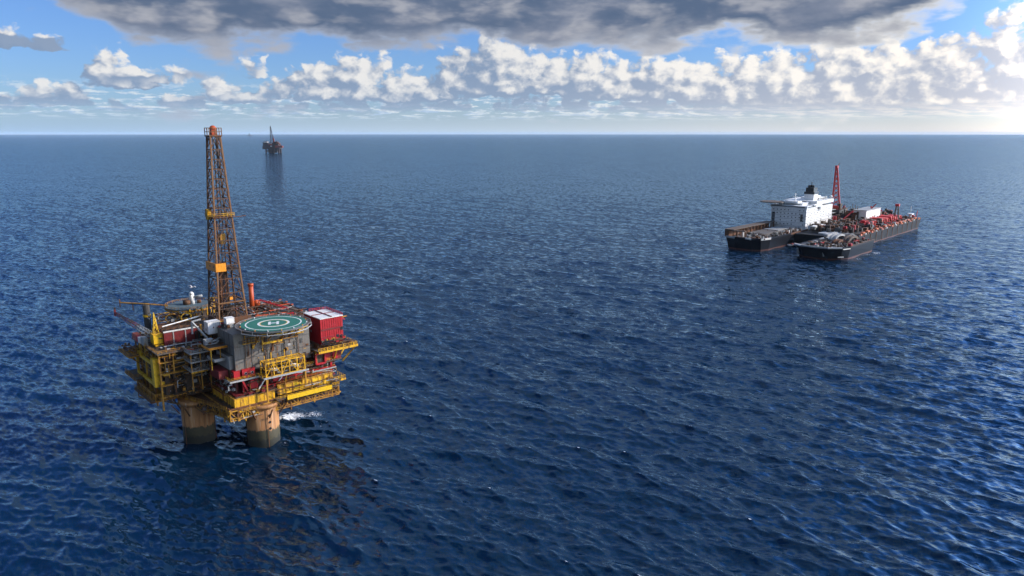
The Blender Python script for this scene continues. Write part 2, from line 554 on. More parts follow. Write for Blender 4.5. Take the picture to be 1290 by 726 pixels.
# ------------------------------------------------------------------ mesh building
class MB:
    def __init__(self):
        self.v, self.f, self.mi, self.mats = [], [], [], []
        self.cur = 0

    def use(self, mat):
        if mat not in self.mats:
            self.mats.append(mat)
        self.cur = self.mats.index(mat)
        return self

    def add(self, vs, fs):
        o = len(self.v)
        self.v += [tuple(p) for p in vs]
        self.f += [tuple(i + o for i in q) for q in fs]
        self.mi += [self.cur] * len(fs)
        return self

    def box(self, x0, y0, z0, x1, y1, z1):
        x0, x1 = min(x0, x1), max(x0, x1); y0, y1 = min(y0, y1), max(y0, y1); z0, z1 = min(z0, z1), max(z0, z1)
        return self.add([(x0, y0, z0), (x1, y0, z0), (x1, y1, z0), (x0, y1, z0), (x0, y0, z1), (x1, y0, z1), (x1, y1, z1), (x0, y1, z1)],
                        [(3, 2, 1, 0), (4, 5, 6, 7), (0, 1, 5, 4), (1, 2, 6, 5), (2, 3, 7, 6), (3, 0, 4, 7)])

    def prism(self, pts, z0, z1, top=None):
        n = len(pts)
        top = top or pts
        return self.add([(x, y, z0) for x, y in pts] + [(x, y, z1) for x, y in top],
                        [tuple(range(n))[::-1], tuple(range(n, 2 * n))] + [(i, (i + 1) % n, n + (i + 1) % n, n + i) for i in range(n)])

    def tube(self, p, q, r, n=6, r2=None, caps=True):
        r2 = r if r2 is None else r2
        p, q = np.array(p, float), np.array(q, float)
        d = q - p
        L = np.linalg.norm(d)
        if L < 1e-6:
            return self
        d /= L
        a = np.array((0, 0, 1.0)) if abs(d[2]) < 0.9 else np.array((1.0, 0, 0))
        s = np.cross(d, a); s /= np.linalg.norm(s)
        t = np.cross(d, s)
        vs = []
        for c, rr in ((p, r), (q, r2)):
            for i in range(n):
                w = 2 * PI * (i + 0.5) / n
                vs.append(c + rr * (math.cos(w) * s + math.sin(w) * t))
        fs = [(i, (i + 1) % n, n + (i + 1) % n, n + i)[::-1] for i in range(n)]
        if caps:
            fs += [tuple(range(n)), tuple(range(n, 2 * n))[::-1]]
        return self.add(vs, fs)

    def bar(self, p, q, w):
        return self.tube(p, q, w * 0.707, 4)

    def cyl(self, x, y, r, z0, z1, n=20, r2=None):
        return self.tube((x, y, z0), (x, y, z1), r, n, r2)

    def dome(self, x, y, z, r, h, n=14, m=5):
        vs, fs = [], []
        for j in range(m):
            a = PI / 2 * j / m
            for i in range(n):
                w = 2 * PI * i / n
                vs.append((x + r * math.cos(a) * math.cos(w), y + r * math.cos(a) * math.sin(w), z + h * math.sin(a)))
        vs.append((x, y, z + h))
        for j in range(m - 1):
            for i in range(n):
                fs.append((j * n + i, j * n + (i + 1) % n, (j + 1) * n + (i + 1) % n, (j + 1) * n + i))
        fs += [((m - 1) * n + i, (m - 1) * n + (i + 1) % n, m * n) for i in range(n)]
        fs.append(tuple(range(n))[::-1])
        return self.add(vs, fs)

    def rail(self, path, h=1.15, r=0.06, step=1.6, closed=False, mids=1):
        pts = list(path) + ([path[0]] if closed else [])
        for a, b in zip(pts[:-1], pts[1:]):
            L = math.dist(a, b)
            k = max(1, round(L / step))
            for i in range(k + 1):
                f = i / k
                c = [a[j] + (b[j] - a[j]) * f for j in range(3)]
                self.bar(c, (c[0], c[1], c[2] + h), r * 1.4)
            for m in range(mids + 1):
                hh = h * (m + 1) / (mids + 1)
                self.bar((a[0], a[1], a[2] + hh), (b[0], b[1], b[2] + hh), r * 1.5)
        return self

    def truss(self, p, q, h, bays, w=0.3, up=(0, 0, 1)):
        """planar truss from p to q (bottom chord), top chord h above"""
        p, q, u = np.array(p, float), np.array(q, float), np.array(up, float) * h
        self.bar(p, q, w); self.bar(p + u, q + u, w)
        for i in range(bays + 1):
            a = p + (q - p) * i / bays
            self.bar(a, a + u, w * 0.75)
            if i < bays:
                b = p + (q - p) * (i + 1) / bays
                if i % 2: self.bar(a, b + u, w * 0.75)
                else: self.bar(a + u, b, w * 0.75)
        return self

    def build(self, name, mat=None, parent=None, smooth=False, loc=None):
        me = bpy.data.meshes.new(name)
        me.from_pydata(self.v, [], self.f)
        mats = self.mats if self.mats else [mat]
        for k in mats:
            me.materials.append(M(k) if isinstance(k, str) else k)
        if len(mats) > 1:
            me.polygons.foreach_set('material_index', self.mi)
        if smooth:
            me.polygons.foreach_set('use_smooth', [len(p) == 4 for p in self.f])
        me.update()
        o = bpy.data.objects.new(name, me)
        COL.objects.link(o)
        if parent is not None:
            o.parent = parent
        if loc is not None:
            o.location = loc
        return o


def tag(o, label, cat, group=None):
    o['label'] = label
    o['category'] = cat
    if group:
        o['group'] = group
    return o


def thing(name, label, cat, loc, rz=0.0, group=None):
    o = bpy.data.objects.new(name, None)
    o.empty_display_size = 2.0
    COL.objects.link(o)
    o.location = loc
    o.rotation_euler = (0, 0, rz)
    return tag(o, label, cat, group)


LEFT = {}


def spare(root, name, most=90):
    """whether one more part of this kind may be a part of its own"""
    k = (root.name, name)
    LEFT[k] = LEFT.get(k, 0) + 1
    return LEFT[k] <= most


def clutter(seed, x0, y0, z0, x1, y1, z1, n, parent, name='pipework', mats=('rust', 'ochre', 'lightgrey', 'dark'), r=(0.10, 0.32), boxes=0.35):
    """pipe runs, valves, cable trays and small cabinets filling a bay"""
    rnd = random.Random(seed)
    mb = MB()
    X = lambda: rnd.uniform(x0, x1)
    Y = lambda: rnd.uniform(y0, y1)
    Z = lambda: rnd.uniform(z0, z1)
    lx, ly, lz = x1 - x0, y1 - y0, z1 - z0
    for i in range(n):
        m = rnd.choice(mats)
        mb.use(m)
        if rnd.random() < boxes:
            a, b, c = X(), Y(), Z()
            s = [rnd.uniform(0.4, 1.5) for _ in range(3)]
            e = (min(a + s[0], x1), min(b + s[1], y1), min(c + s[2], z1))
            big = min(s) > 0.75 and parent.parent is None
            t = MB().use(m) if big and spare(parent, 'equipment_cabinet', 95) else mb
            t.box(a, b, c, *e)
            if t is not mb:
                t.use('darkgrey').box(a + .06, b - .05, c + .1, a + (e[0] - a) * .5, b - .005, c + (e[2] - c) * .8)
                t.build('equipment_cabinet', None, parent)
        else:
            k = rnd.random()
            rr = rnd.uniform(*r)
            p = [X(), Y(), Z()]
            if k < 0.36:
                q = [min(x1, p[0] + rnd.uniform(.3, .9) * lx), p[1], p[2]]
            elif k < 0.68:
                q = [p[0], min(y1, p[1] + rnd.uniform(.3, .9) * ly), p[2]]
            elif k < 0.93:
                q = [p[0], p[1], min(z1, p[2] + rnd.uniform(.3, .9) * lz)]
            else:
                q = [X(), Y(), Z()]
            mb.tube(p, q, rr, 6)
            if rnd.random() < 0.5:
                q2 = list(q); ax = rnd.randrange(3); lo, hi = ((x0, x1), (y0, y1), (z0, z1))[ax]
                q2[ax] = rnd.uniform(lo, hi)
                mb.tube(q, q2, rr, 6)
    o = mb.build(name, None, parent)
    o['kind'] = 'stuff'
    return o


# ------------------------------------------------------------------ the near oil platform (x: along its sunlit face, y: along its shaded face)
PL_O, PL_A = (-113.23, 288.70), math.radians(42.0)


def pl_world(u, v, z=0.0):
    c, s = math.cos(PL_A), math.sin(PL_A)
    return (PL_O[0] + u * c - v * s, PL_O[1] + u * s + v * c, z)


LEGS = [(11.4, 3.3), (-7.9, 25.8), (18.3, 22.5)]


def build_platform():
    root = thing('oil_platform', 'rusty yellow and red drilling platform on concrete legs with green helideck and tall derrick', 'oil platform',
                 (PL_O[0], PL_O[1], 0), PL_A)
    # ---- legs
    con = concrete_leg()
    for i, (u, v) in enumerate(LEGS):
        mb = MB().use(con)
        mb.tube((0, 0, -14), (0, 0, 17.5), 6.7, 40, 6.6)
        mb.tube((0, 0, 16.4), (0, 0, 18.2), 7.1, 40, 7.4)
        leg = mb.build('leg', None, root, True, (u, v, 0))
        if i == 0:
            for z in (7.6, 10.4, 13.4):
                a = math.radians(-88)
                cx, cy = 6.65 * math.cos(a), 6.65 * math.sin(a)
                MB().tube((cx * .97, cy * .97, z), (cx * 1.02, cy * 1.02, z), 0.55, 10).build('port_hole', 'black', leg)
        for k in range(3):
            a = 2 * PI * k / 3 + 0.4 + i
            MB().tube((6.95 * math.cos(a), 6.95 * math.sin(a), -2), (6.95 * math.cos(a), 6.95 * math.sin(a), 16.5), 0.13, 6).build('riser_pipe', 'rust', leg)

    # ---- cellar truss under the decks
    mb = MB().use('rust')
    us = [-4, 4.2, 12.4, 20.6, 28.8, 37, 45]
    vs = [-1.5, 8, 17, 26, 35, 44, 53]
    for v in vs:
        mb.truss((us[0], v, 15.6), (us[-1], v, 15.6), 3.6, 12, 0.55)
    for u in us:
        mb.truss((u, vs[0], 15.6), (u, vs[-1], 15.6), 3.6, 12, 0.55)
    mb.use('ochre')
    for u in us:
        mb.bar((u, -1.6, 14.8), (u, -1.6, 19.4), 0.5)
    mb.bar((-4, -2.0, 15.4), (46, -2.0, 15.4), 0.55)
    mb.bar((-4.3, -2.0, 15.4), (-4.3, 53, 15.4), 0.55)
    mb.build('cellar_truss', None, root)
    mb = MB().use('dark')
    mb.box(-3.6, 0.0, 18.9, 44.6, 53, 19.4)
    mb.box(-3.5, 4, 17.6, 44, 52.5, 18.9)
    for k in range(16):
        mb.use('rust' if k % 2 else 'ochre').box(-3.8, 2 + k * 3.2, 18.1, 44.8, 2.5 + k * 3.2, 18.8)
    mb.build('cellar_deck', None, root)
    clutter(5, -4.5, -2.4, 14.2, 16, 3, 18.8, 60, root, mats=('ochre', 'rust', 'yellow', 'dark', 'rust'))
    clutter(6, 16, -3, 15.2, 44, 2, 18.6, 60, root, mats=('ochre', 'rust', 'ochre', 'dark'))
    clutter(7, -6.0, 3, 14.0, -2, 28, 18.8, 70, root, mats=('rust', 'dark', 'ochre', 'lightgrey', 'rust'))
    # hanging caissons and lamps below the edge
    for (u, v, z0) in ((-4.5, 4, 12.6), (-4.6, 14, 13.4), (2, -1.9, 13.2), (22, -2, 13.0), (33, -2, 13.6), (42, -2, 14.0)):
        MB().use('ochre').tube((u, v, z0), (u, v, 16), 0.35, 8).build('caisson', None, root)

    # ---- lower walkway hanging at the left
    mb = MB().use('deck')
    mb.box(-24.5, 31, 15.2, -4, 55, 15.6)
    mb.use('rust')
    for k in range(7):
        mb.bar((-24.5, 31 + 4 * k, 15.0), (-4, 31 + 4 * k, 15.0), 0.5)
    mb.bar((-24.5, 31, 15.0), (-24.5, 55, 15.0), 0.6)
    mb.use('ochre').rail([(-4.5, 30.9, 15.6), (-24.4, 30.9, 15.6), (-24.4, 55, 15.6), (-12, 55, 15.6)], 1.3, 0.08, 2.0)
    mb.use('rust')
    for (u, v) in ((-22, 33), (-22, 44), (-14, 33), (-22, 53), (-7, 33)):
        mb.bar((u, v, 15.6), (u, v, 24), 0.6)
    mb.bar((-22, 33, 15.6), (-14, 33, 22), 0.4); mb.bar((-22, 44, 15.6), (-22, 53, 22), 0.4)
    mb.build('lower_walkway', None, root).location = (0, 0, 3.4)
    clutter(8, -24, 31.5, 19.1, -4, 50, 21.0, 34, root, mats=('rust', 'ochre', 'lightgrey', 'rust'))

    # ---- yellow girders round the cellar deck
    mb = MB().use('yellow')
    mb.box(-0.9, -1.2, 19.5, 15.5, -0.4, 23.0)
    mb.use('ochre').box(-1.0, -1.35, 22.95, 15.6, -0.3, 23.25)
    mb.box(-1.0, -1.35, 19.3, 15.6, -0.3, 19.6)
    for k in range(5):
        mb.box(0.6 + k * 3.4, -1.32, 19.6, 0.9 + k * 3.4, -1.2, 22.95)
    mb.build('main_girder', None, root)
    mb = MB().use('yellow')
    mb.box(-1.8, -1.2, 19.5, -0.92, 24, 22.9)
    mb.use('ochre').box(-1.95, -1.3, 22.85, -0.8, 24.1, 23.2)
    for k in range(7):
        mb.box(-1.93, 0.6 + k * 3.6, 19.6, -1.8, 0.85 + k * 3.6, 22.9)
    mb.build('main_girder', None, root)
    mb = MB().use('yellow')
    mb.box(17, -1.2, 20.4, 43, -0.5, 24.8)
    mb.use('ochre').box(16.8, -1.4, 24.75, 43.3, -0.4, 25.15)
    for k in range(9):
        mb.box(17.5 + k * 3, -1.42, 20.4, 17.8 + k * 3, -1.2, 24.75)
    mb.use('clean_yellow').box(24, -1.36, 21.2, 28.2, -1.22, 24.2)
    mb.box(33, -1.36, 20.9, 37.2, -1.22, 24.0)
    mb.build('main_girder', None, root)
    mb = MB().use('clean_yellow')
    mb.box(19.5, -4.6, 18.6, 40.5, -4.1, 20.5)
    mb.use('deck').box(15, -4.05, 19.2, 44.5, -1.3, 19.5)
    mb.use('rust')
    for k in range(8):
        mb.bar((17 + k * 3.8, -4.2, 19.0), (17 + k * 3.8, -1.2, 16.2), 0.3)
    mb.use('yellow').rail([(15, -4.0, 19.6), (44.5, -4.0, 19.6), (44.5, 3, 19.6)], 1.2, 0.08, 1.9)
    mb.build('side_walkway', None, root)
    # small landing at the right end
    mb = MB().use('deck').box(46.5, -2.2, 21.0, 53, 5, 21.3)
    mb.use('yellow').rail([(46.5, -2.1, 21.3), (53, -2.1, 21.3), (53, 5, 21.3)], 1.5, 0.10, 1.6)
    mb.box(50.6, -2.4, 20.6, 53.2, -2.1, 21.5)
    mb.use('ochre').bar((52, 0, 21), (48, 0, 16), 0.4)
    mb.build('end_landing', None, root).location = (-4.4, 0, 0)

    # ---- red deck above the girders
    mb = MB().use('darkred')
    mb.box(-0.6, 0.2, 23.3, 45, 53, 23.8)
    mb.box(6, 3.8, 23.8, 44, 4.6, 29.6)
    mb.box(1.6, 4.6, 23.8, 2.4, 24, 29.6)
    mb.use('deck').box(-0.8, -1.0, 23.25, 18, 0.25, 23.55)
    mb.use('red')
    for u in (3.2, 8.6, 13.4, 20, 26.5, 38, 43.5):
        mb.box(u, 1.6, 23.8, u + 0.9, 2.4, 30)
    mb.bar((3, 1.2, 29.6), (5.2, 1.2, 24), 0.7)
    mb.box(6.2, 0.9, 25.4, 9.4, 1.5, 29.0)
    mb.box(16.0, 0.8, 26.2, 19.4, 1.4, 29.6)
    mb.use('white').bar((9.2, 0.6, 24.2), (13.5, 0.6, 29.8), 0.45)
    mb.bar((6.8, 0.6, 24.9), (9.2, 0.6, 24.2), 0.5)
    mb.bar((18.4, 0.5, 26.2), (21.4, 0.5, 29.6), 0.45)
    mb.use('darkred').rail([(-0.7, 14, 23.8), (-0.7, -0.9, 23.55), (15.5, -0.9, 23.55)], 1.15, 0.07, 1.5)
    mb.use('ochre').rail([(17, -0.5, 25.2), (43, -0.5, 25.2)], 1.2, 0.07, 1.6)
    mb.build('red_deck', None, root)
    clutter(11, 3, 0.6, 23.9, 46, 3.6, 29.4, 90, root, mats=('rust', 'darkred', 'ochre', 'dark', 'red', 'lightgrey'))
    clutter(12, -3.6, 2, 23.3, 1.4, 24, 29.6, 60, root, mats=('rust', 'dark', 'darkred', 'dark', 'lightgrey'))

    # ---- mid deck with its walkway
    mb = MB().use('deck')
    mb.box(-2.2, 0.6, 29.8, 13, 24, 30.2)
    mb.box(10.2, -4.2, 29.8, 30, 4, 30.2)
    mb.box(30, 0.4, 29.8, 49, 30, 30.2)
    mb.use('lightgrey')
    mb.box(-2.4, 0.4, 29.6, 10.2, 0.6, 30.35); mb.box(-2.4, 0.6, 29.6, -2.2, 18, 30.35)
    mb.box(10.0, -4.4, 29.6, 30.2, -4.2, 30.35); mb.box(10.0, -4.2, 29.6, 10.2, 0.4, 30.35)
    mb.use('yellow').rail([(-2.1, 18, 30.2), (-2.1, 0.8, 30.2), (10.1, 0.8, 30.2)], 1.2, 0.07, 1.5)
    mb.rail([(30, 0.6, 30.2), (44, 0.6, 30.2)], 1.2, 0.07, 1.5)
    mb.use('ochre')
    for u in (12, 20, 28):
        mb.bar((u, -3.8, 29.7), (u, -1.2, 23.4), 0.45)
    mb.bar((11.2, -3.9, 29.8), (11.2, -3.9, 19.5), 0.6)
    mb.bar((28.6, -3.9, 29.8), (28.6, -3.9, 24), 0.6)
    mb.build('mid_deck', None, root)

    # ---- the yellow pipe cage in front of the grey module
    mb = MB().use('yellow')
    for z in (30.3, 33.3, 36.2):
        for a, b in (((11.2, -3.8), (28.6, -3.8)), ((11.2, 1.2), (28.6, 1.2)), ((11.2, -3.8), (11.2, 1.2)), ((28.6, -3.8), (28.6, 1.2))):
            mb.bar((*a, z), (*b, z), 0.42 if z != 33.3 else 0.26)
    for k in range(6):
        u = 11.2 + k * 3.48
        mb.bar((u, -3.8, 30.2), (u, -3.8, 36.2), 0.40)
        mb.bar((u, 1.2, 30.2), (u, 1.2, 36.2), 0.40)
        if k < 5:
            mb.bar((u, -3.8, 36.2 if k % 2 else 30.3), (u + 3.48, -3.8, 30.3 if k % 2 else 36.2), 0.26)
    for k in range(5):
        mb.bar((13 + 3 * k, 1.2, 36.2), (13 + 3 * k, 1.2, 38.2 + (k % 2)), 0.3)
    mb.rail([(9.6, -3.9, 30.2), (9.6, 0.6, 30.2)], 1.3, 0.08, 1.4)
    mb.rail([(11.2, -3.8, 36.2), (28.6, -3.8, 36.2)], 1.1, 0.07, 1.7)
    mb.build('pipe_cage', None, root)
    clutter(15, 11.6, -3.2, 30.3, 28.4, 1.0, 35.6, 60, root, mats=('ochre', 'lightgrey', 'yellow', 'dark', 'rust'), r=(0.1, 0.25))

    # ---- grey living quarters under the helideck
    mb = MB().use('grey')
    mb.box(1.2, 2.6, 33.0, 34.6, 20, 49.0)
    mb.box(1.0, 2.4, 48.9, 34.8, 20.2, 49.3)
    mb.use('darkgrey').box(10, 2.5, 32.8, 34.4, 6, 33.2)
    for u in (8.2, 15, 21.5, 28.2):
        mb.box(u, 2.45, 33.2, u + 0.25, 2.62, 48.9)
    for z in (38.2, 43.6):
        mb.box(1.1, 2.5, z, 34.6, 2.62, z + 0.22)
        mb.box(1.08, 2.6, z, 1.2, 20, z + 0.22)
    for v in (7.2, 12.4):
        mb.box(1.08, v, 33.2, 1.2, v + 0.25, 48.9)
    mb.use('dark').box(31.2, 2.5, 33.4, 32.6, 2.63, 35.8)
    mb.box(12.6, 2.5, 39.4, 13.8, 2.63, 41.4)
    q = mb.build('living_quarters', None, root)
    for (u, z, w, h, m) in ((3.2, 45.0, 1.6, 1.2, 'darkgrey'), (6.4, 39.0, 0.9, 2.0, 'dark'), (11.2, 45.8, 1.2, 1.0, 'lightgrey'), (17.2, 39.2, 0.9, 2.0, 'rust'), (19.0, 45.4, 1.5, 1.1, 'dark'),
                            (24.2, 40.2, 1.3, 1.0, 'lightgrey'), (25.6, 46.2, 0.8, 1.0, 'dark'), (30.2, 40.4, 0.9, 2.0, 'darkgrey'), (33.0, 46.0, 0.9, 1.4, 'darkgrey'), (32.8, 38.6, 1.1, 0.9, 'rust')):
        MB().use(m).box(u, 2.36, z, u + w, 2.44, z + h).build('vent' if h < 1.6 else 'door', None, q)
    for (u, z0, z1) in ((5.6, 33.4, 48.6), (14.2, 36, 48.6), (23.0, 33.4, 44), (29.0, 36, 48.8)):
        MB().use('rust').tube((u, 2.2, z0), (u, 2.2, z1), 0.16, 6).build('down_pipe', None, q)
    mb = MB().use('lightgrey').box(-0.4, 4.9, 34.0, 9.5, 18.5, 40.0)
    mb.use('darkgrey').box(-0.6, 4.7, 39.9, 9.6, 18.6, 40.25)
    for u in (2.0, 4.6, 7.0):
        mb.box(u, 4.8, 34.1, u + 0.2, 4.92, 39.9)
    mb.use('rust').box(-0.3, 5.0, 30.2, 9.4, 18.4, 34.0)
    mb.build('lower_annex', None, root)
    for (u, v) in ((2.2, 6.2), (3.2, 11.0)):
        MB().use('white').tube((u, v, 40.2), (u, v, 41.4), 0.12, 6).dome(u, v, 41.35, 0.55, 0.6, 10, 4).build('antenna_dome', None, root)
    # wall pipes, yellow ledges and braces on the front of the living quarters
    mb = MB().use('yellow')
    mb.tube((12.5, 0.2, 46.9), (31, 0.2, 46.9), 0.28, 6)
    mb.box(13.0, 1.6, 43.0, 21.6, 2.4, 43.9)
    mb.box(4.6, 1.4, 44.6, 11.5, 2.4, 44.9)
    mb.rail([(4.6, 1.4, 44.9), (11.5, 1.4, 44.9)], 2.2, 0.09, 1.7)
    mb.box(8.6, 1.8, 42.0, 9.5, 2.4, 44.0)
    mb.box(27.5, 1.0, 45.2, 31.2, 2.4, 45.6); mb.rail([(27.5, 1.0, 45.6), (31.2, 1.0, 45.6)], 1.2, 0.09, 1.2)
    mb.use('ochre')
    for u in (10, 15.5, 21.5, 27.5):
        mb.bar((u, -3.5, 49.4), (u, 2.5, 43.2), 0.34)
    mb.use('rust')
    mb.bar((17.8, 2.2, 42.6), (16.6, 2.2, 38.4), 0.3); mb.bar((16.6, 2.2, 38.4), (16.6, 2.2, 36.5), 0.3)
    mb.bar((21.6, 1.2, 49), (25.5, 2.2, 44.2), 0.3); mb.bar((25.5, 1.2, 49), (21.6, 2.2, 44.2), 0.3)
    mb.build('wall_ledges', None, root)
    clutter(19, 5, 1.4, 37, 33, 2.4, 48, 26, root, mats=('ochre', 'rust', 'yellow', 'grey', 'darkgrey'), r=(0.08, 0.18), boxes=0.2)

    # ---- helideck
    hc = (17.6, 0.0)
    N = 16
    ring = lambda r, z, n=N: [(hc[0] + r * math.cos(2 * PI * (i + .5) / n), hc[1] + r * math.sin(2 * PI * (i + .5) / n), z) for i in range(n)]
    mb = MB().use('green')
    mb.prism([(a, b) for a, b, _ in ring(14.2, 0)], 51.2, 52.0)
    mb.use('teal').prism([(a, b) for a, b, _ in ring(14.5, 0)], 51.0, 51.9)
    hd = mb.build('helideck', None, root)
    hd.scale = (0.94, 0.94, 1)
    hd.location = (hc[0] * 0.06, hc[1] * 0.06, 0)
    mk = MB()

    def annulus(r0, r1, z, n=64):
        vs, fs = [], []
        for i in range(n):
            w = 2 * PI * i / n
            for r in (r0, r1):
                vs.append((hc[0] + r * math.cos(w), hc[1] + r * math.sin(w), z))
        for i in range(n):
            j = (i + 1) % n
            fs.append((2 * i, 2 * i + 1, 2 * j + 1, 2 * j))
        mk.add(vs, fs)
    mk.use('marking')
    annulus(11.6, 12.15, 52.006)
    annulus(6.0, 6.9, 52.006)
    mk.use('clean_yellow'); annulus(5.65, 5.98, 52.008)
    mk.use('marking')
    ha = math.radians(64)
    e1, e2 = (math.cos(ha), math.sin(ha)), (-math.sin(ha), math.cos(ha))

    def hq(a0, b0, a1, b1):
        P = lambda a, b: (hc[0] + a * e1[0] + b * e2[0], hc[1] + a * e1[1] + b * e2[1], 52.010)
        mk.add([P(a0, b0), P(a1, b0), P(a1, b1), P(a0, b1)], [(0, 1, 2, 3)])
    hq(-2.7, -2.3, 2.7, -1.2); hq(-2.7, 1.2, 2.7, 2.3); hq(-0.55, -1.2, 0.55, 1.2)
    mk.build('deck_marking', None, hd)
    nb = MB().use('net')
    R0, R1 = ring(14.6, 51.5), ring(16.3, 51.9)
    for i in range(N):
        j = (i + 1) % N
        nb.bar(R1[i], R1[j], 0.22)
        nb.bar(R0[i], R1[i], 0.2)
        for k in range(1, 5):
            f = k / 5
            lerp = lambda A, B, f: tuple(A[q] + (B[q] - A[q]) * f for q in range(3))
            nb.bar(lerp(R0[i], R0[j], f), lerp(R1[i], R1[j], f), 0.12)
        for f in (0.33, 0.66):
            nb.bar(lerp(R0[i], R1[i], f), lerp(R0[j], R1[j], f), 0.12)
    nb.use('lightgrey')
    R2 = ring(16.4, 50.6)
    for i in range(N):
        j = (i + 1) % N
        if i in (8, 9, 10, 11, 12, 13, 14):
            nb.bar(R2[i], R2[j], 0.35); nb.bar(R2[i], R1[i], 0.18)
    nb.build('safety_net', None, hd)
    sb = MB().use('darkgrey')
    for k in range(7):
        sb.bar((6 + 4 * k, -11 + abs(k - 3) * 1.5, 50.7), (6 + 4 * k, 11, 50.7), 0.5)
    sb.use('ochre')
    for (u, v) in ((7, -6), (14, -11), (22, -11), (29, -6)):
        sb.bar((u, v, 50.8), (u * .75 + 4.5, 2.3, 44.5), 0.45)
    for (u, v) in ((5, 4), (12, 4), (24, 4), (31, 4), (8, 12), (28, 12)):
        sb.bar((u, v, 49.2), (u, v, 51.0), 0.6)
    sb.use('clean_yellow').bar((13, -12.3, 50.2), (30, -7.5, 50.2), 0.5)
    sb.build('deck_support', None, hd)
    for i in range(N):
        c = ring(14.35, 52.0)[i]
        MB().use('orange' if i % 2 else 'white').box(c[0] - .18, c[1] - .18, 51.9, c[0] + .18, c[1] + .18, 52.3).build('perimeter_lamp', None, hd)
    # stairs and clutter beside the helideck, on the roof of the quarters
    clutter(21, 1.5, 12, 49.4, 7, 19.5, 51.2, 26, root, mats=('darkgrey', 'rust', 'lightgrey', 'red'), boxes=0.6)
    clutter(22, 26, 14, 49.4, 35, 20, 51.0, 26, root, mats=('darkgrey', 'rust', 'lightgrey', 'red'), boxes=0.5)

    # ---- red drill-water house with the white roof, on its own yellow platform
    mb = MB().use('red').box(39.2, 0.8, 38.0, 50.2, 16, 49.6)
    for k in range(10):
        mb.box(39.2 + k * 1.1, 0.66, 38.2, 39.34 + k * 1.1, 0.8, 49.5)
    for k in range(13):
        mb.box(39.06, 1.3 + k * 1.15, 38.2, 39.2, 1.44 + k * 1.15, 49.5)
    rh = mb.build('red_house', None, root)
    mb = MB().use('white').box(39.0, 0.5, 49.6, 50.4, 16.2, 49.95)
    mb.use('darkred').box(44.6, 0.6, 49.95, 45.0, 16, 50.25).box(39, 8.2, 49.95, 50.3, 8.5, 50.2)
    mb.build('roof', None, rh)
    MB().use('darkred').box(39.3, 0.60, 44.2, 50.1, 0.66, 45.0).box(39.3, 0.60, 41.0, 46, 0.66, 41.3).build('shadow_band', None, rh)  # shadow across the wall, painted as darker red strips
    MB().use('darkgrey').box(41.0, 0.56, 38.2, 42.1, 0.64, 40.4).build('door', None, rh)
    MB().use('lightgrey').box(39.02, 9, 42.2, 39.08, 10.2, 43.2).build('vent', None, rh)
    mb = MB().use('red').rail([(50.6, 1.5, 49.6), (50.6, 16, 49.6), (42, 16.4, 49.9)], 1.3, 0.12, 1.8)
    mb.bar((50.2, 4, 48.6), (53.2, 4, 46.8), 0.35)
    mb.use('ochre').bar((50.2, 7, 47.4), (56.0, 7, 47.4), 0.5).bar((50.2, 7.8, 46.8), (54.6, 7.8, 46.8), 0.4)
    mb.build('vent_pipes', None, rh)
    for (u, z) in ((46.8, 40.2), (48.6, 39.8), (48.9, 43.2), (45.6, 38.6)):
        MB().use('black').box(u, 0.55, z, u + 1.2, 0.68, z + 1.3).build('window', None, rh)
    mb = MB().use('deck').box(35.8, -3.0, 35.7, 55, 6, 36.1)
    mb.use('rust').box(38, 2, 36.1, 50, 15.5, 38.0)
    mb.use('yellow').box(35.8, -3.3, 35.3, 55.2, -3.0, 36.3).box(55, -3.0, 35.3, 55.3, 6, 36.3)
    mb.rail([(35.8, -2.9, 36.1), (55, -2.9, 36.1), (55, 6, 36.1)], 1.4, 0.09, 1.5)
    mb.use('yellow').bar((36, 0, 30.2), (36, 0, 36), 0.6).bar((54.6, -2.4, 35.6), (49.2, 0.8, 28.6), 0.65).bar((45, -2.4, 35.6), (45, 0.6, 30.6), 0.5)
    mb.bar((54.6, 5, 35.6), (49.2, 5, 28.6), 0.6)
    for k in range(6):
        mb.bar((40 + 2.6 * k, -3.1, 36.1), (40 + 2.6 * k, -3.1, 37.6), 0.35)
    mb.build('side_platform', None, root)
    clutter(25, 38, -2.4, 36.2, 53, 0.4, 38.4, 34, root, mats=('rust', 'dark', 'ochre', 'red', 'black'))
    mb = MB().use('red')
    a, b, c, d = (35.8, 0.0, 29.9), (40.2, 0.0, 29.9), (40.2, 0.0, 34.4), (35.8, 0.0, 34.4)
    for p, q in ((a, b), (b, c), (c, d), (d, a)):
        mb.bar(p, q, 0.75)
    mb.use('dark').box(36.2, 0.4, 30.2, 40, 3, 34.2)
    mb.build('red_frame', None, root)
    clutter(26, 30, 0.8, 30.3, 49, 4, 35.5, 60, root, mats=('rust', 'dark', 'ochre', 'rust', 'darkred'))

    mb = MB().use('darkred').box(40.6, 0.9, 30.2, 48.6, 5.2, 35.4)
    mb.use('red').box(41.0, 0.7, 30.3, 43.4, 0.95, 33.6).box(44.4, 0.7, 30.6, 46.8, 0.95, 34.0)
    mb.build('red_module', None, root)
    clutter(63, 38.5, -0.3, 38.2, 51, 0.7, 40.4, 30, root, mats=('dark', 'rust', 'red', 'black', 'ochre'), r=(.1, .25), boxes=.6)
    # ---- dark process modules behind, carrying the drill floor
    mb = MB().use('dark')
    mb.box(1.5, 20.4, 23.8, 45, 53, 29.8)
    mb.box(3, 20.6, 30.2, 47, 53, 46.0)
    mb.box(35.2, 5, 30.2, 48.5, 20, 37.8)
    mb.box(-1, 24.2, 19.4, 1.4, 53, 40)
    mb.use('deck').box(-1.5, 20.4, 46.0, 48, 60, 46.5)
    mb.use('rust')
    for k in range(8):
        mb.box(2.7, 21 + k * 4, 24, 3.0, 21.6 + k * 4, 46)
    mb.build('process_module', None, root)
